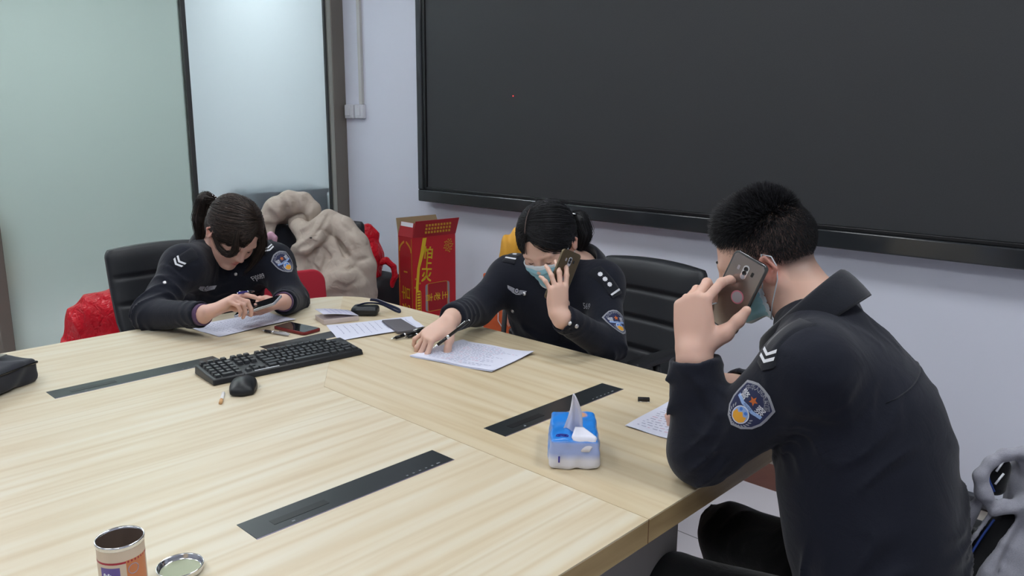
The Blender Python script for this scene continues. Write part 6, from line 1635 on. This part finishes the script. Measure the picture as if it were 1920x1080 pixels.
# orange paper bag and yellow coat behind the person in the middle
def build_orange():
    p0 = atY(905, 512, 2.32); p1 = atY(1010, 512, 2.32); t = thing('shopping_bag', 'orange shopping bag with white shield outline behind the writing arm', 'bag'); w_ = np.linalg.norm(p1-p0); t.location = (p0[0], 2.32, 0)
    M_OR = mat('orange_bag', srgb(206, 92, 48), .6, bump=(14, .5, .01)); top = p0[2]
    mb = MB(); mb.box((w_/2, .06, top/2), (w_/2, .06, top/2)); b_ = mb.build('body', M_OR, t, bevel=.006)
    for s_ in (-.002, .122):
        mb = MB(); mb.tube([V(w_*.3, s_, top-.01), V(w_*.33, s_, top+.08), V(w_*.67, s_, top+.08), V(w_*.7, s_, top-.01)], .004, 6); mb.build('handle', M_OR, t)
    q = atY(948, 600, 2.32)-V(p0[0], 2.32, 0); pts = [(-.062, .055), (-.062, -.01), (0, -.075), (.062, -.01), (.062, .055), (0, .085)]
    mb = MB(); pp = [V(q[0]+x+.02, -.002, q[2]+y) for x, y in pts]; mb.tube(pp+[pp[0]], .0022, 6); sh = mb.build('shield_outline', M_WHITETHREAD2, b_)
    mb = MB(); mb.prism([(q[0]+.02+x*.62, q[2]+y*.62+.02) for x, y in pts], -.0022, -.001, X=lambda v: V(v[0], v[2], v[1])); mb.build('shield_fill', mat('pale_orange', srgb(216, 150, 128), .6), sh)
    r_ = random.Random(4); mb = MB()
    for i in range(22):
        x = .02+i*.0165; mb.box((x, -.0018, q[2]-.085+r_.uniform(-.001, .001)), (.0052, .0006, .0075))
    mb.build('small_print', M_WHITETHREAD2, b_)
build_orange()
t = thing('raincoat', 'yellow raincoat hanging behind the person with black ponytail', 'coat'); D = 3.05
s = SDF(); cx(s, D, [(975, 448, 0), (959, 460, 0), (956, 480, 0), (957, 500, 0)], [.036, .036, .038, .04], .03); cx(s, D, [(985, 452, .02), (990, 492, .02)], [.05, .055], .04); cx(s, D, [(1020, 458, .04), (1020, 488, .04)], [.06, .06], .04)
s.disp = lambda P: .006*np.sin(P @ (C_R*150)+1.5*np.sin(P[:, 2]*14)); s.dmax = .007; s.build('body', .006, mat('yellow_fabric', srgb(206, 150, 44), .6), t, 1)
q = atD(985, 492, 3.08)
t = thing('stool', 'tall black stool hidden under the yellow raincoat', 'stool'); t.location = (q[0], q[1], 0); hz = q[2]-.045
mb = MB(); mb.lathe([(.0001, hz-.03), (.10, hz-.03), (.11, hz-.015), (.10, hz), (.0001, hz)], n=24); mb.build('seat', M_LEATHER, t)
for k in range(4): a = PI/4+k*PI/2; mb = MB(); mb.tube([V(.07*math.cos(a), .07*math.sin(a), hz-.02), V(.12*math.cos(a), .12*math.sin(a), 0)], .010, 8); mb.build('leg', M_CHPL, t)
# grey jacket over the right-hand chair
def build_grey():
    t = thing('jacket', 'light grey knit jacket with dark lining hung over chair at right edge', 'jacket'); D = 1.40
    M_G = cloth_mat('grey_melange_knit', srgb(150, 150, 160), sc=700, rough=.9, var=.28, wr=.4); s = SDF()
    cx(s, D, [(1864, 956, 0), (1842, 925, 0), (1838, 892, 0), (1856, 868, 0), (1884, 853, 0), (1945, 852, 0)], [.013, .015, .0135, .012, .013, .018], .010)
    cx(s, D, [(1950, 885, .02), (1952, 960, .02), (1955, 1100, 0)], [.050, .054, .06], .03)
    cx(s, D-.01, [(1862, 962, 0), (1886, 949, 0), (1915, 947, 0), (1935, 958, 0)], [.010, .013, .018, .026], .010)
    cx(s, D, [(1856, 966, 0), (1828, 1004, 0), (1800, 1050, 0), (1778, 1098, 0)], [.0075, .0075, .008, .0095], .005)
    cx(s, D, [(1838, 935, .03), (1818, 965, .03), (1808, 1005, .03)], [.010, .014, .010], .006)
    cx(s, D-.012, [(1915, 975, 0), (1884, 1020, 0), (1850, 1075, 0), (1830, 1110, 0)], [.011, .012, .014, .016], .006)
    cx(s, D, [(1940, 990, 0), (1922, 1040, 0), (1898, 1110, 0)], [.034, .042, .05], .012)
    for pts, r_ in (([(1918, 985), (1905, 1020), (1880, 1075)], .003), ([(1898, 880), (1905, 915), (1898, 945)], .004), ([(1915, 865), (1918, 900)], .003)):
        Q = []
        for q in smoothpath2(pts):
            p_, n_ = surf(s, q[0], q[1], .8, 2.2); Q.append(p_)
        s.path(Q, [r_]*len(Q), .012, 's')
    s.disp = crumple(12, .0035, 3.0); s.dmax = s.disp.amax; s.build('body', .0034, M_G, t, 2)
    M_L = cloth_mat('dark_lining_fabric', (.006, .0065, .008)); s = SDF()
    cx(s, D+.022, [(1888, 972, 0), (1860, 1015, 0), (1828, 1075, 0), (1808, 1110, 0)], [.022, .026, .028, .028], .02); s.build('lining', .004, M_L, t, 2)
    s = SDF(); cx(s, D+.02, [(1872, 875, 0), (1866, 910, 0)], [.020, .018], .01); s.build('collar_lining', .003, M_L, t, 1)
    M_BL = mat('blue_piping', srgb(30, 58, 128), .6); mb = MB()
    mb.tube(smoothpath([atD(x, y, D-.006) for x, y in ((1872, 862), (1855, 876), (1852, 896), (1864, 922))]), .0022, 6); mb.build('piping', M_BL, t)
    mb = MB(); mb.tube(smoothpath([atD(x, y, D-.004) for x, y in ((1864, 974), (1838, 1010), (1810, 1056), (1790, 1098))]), .0022, 6); mb.build('piping', M_BL, t)
    mb = MB(); mb.tube([atD(1868, 884, D-.006), atD(1882, 864, D-.006)], .0022, 6); mb.build('drawstring', M_WHITETHREAD2, t)
    mb = MB(); mb.tube([atD(1866, 908, D-.006), atD(1882, 888, D-.006)], .0020, 6); mb.build('drawstring', M_WHITETHREAD2, t)
build_grey()
build_man()
build_caller()
build_typist()
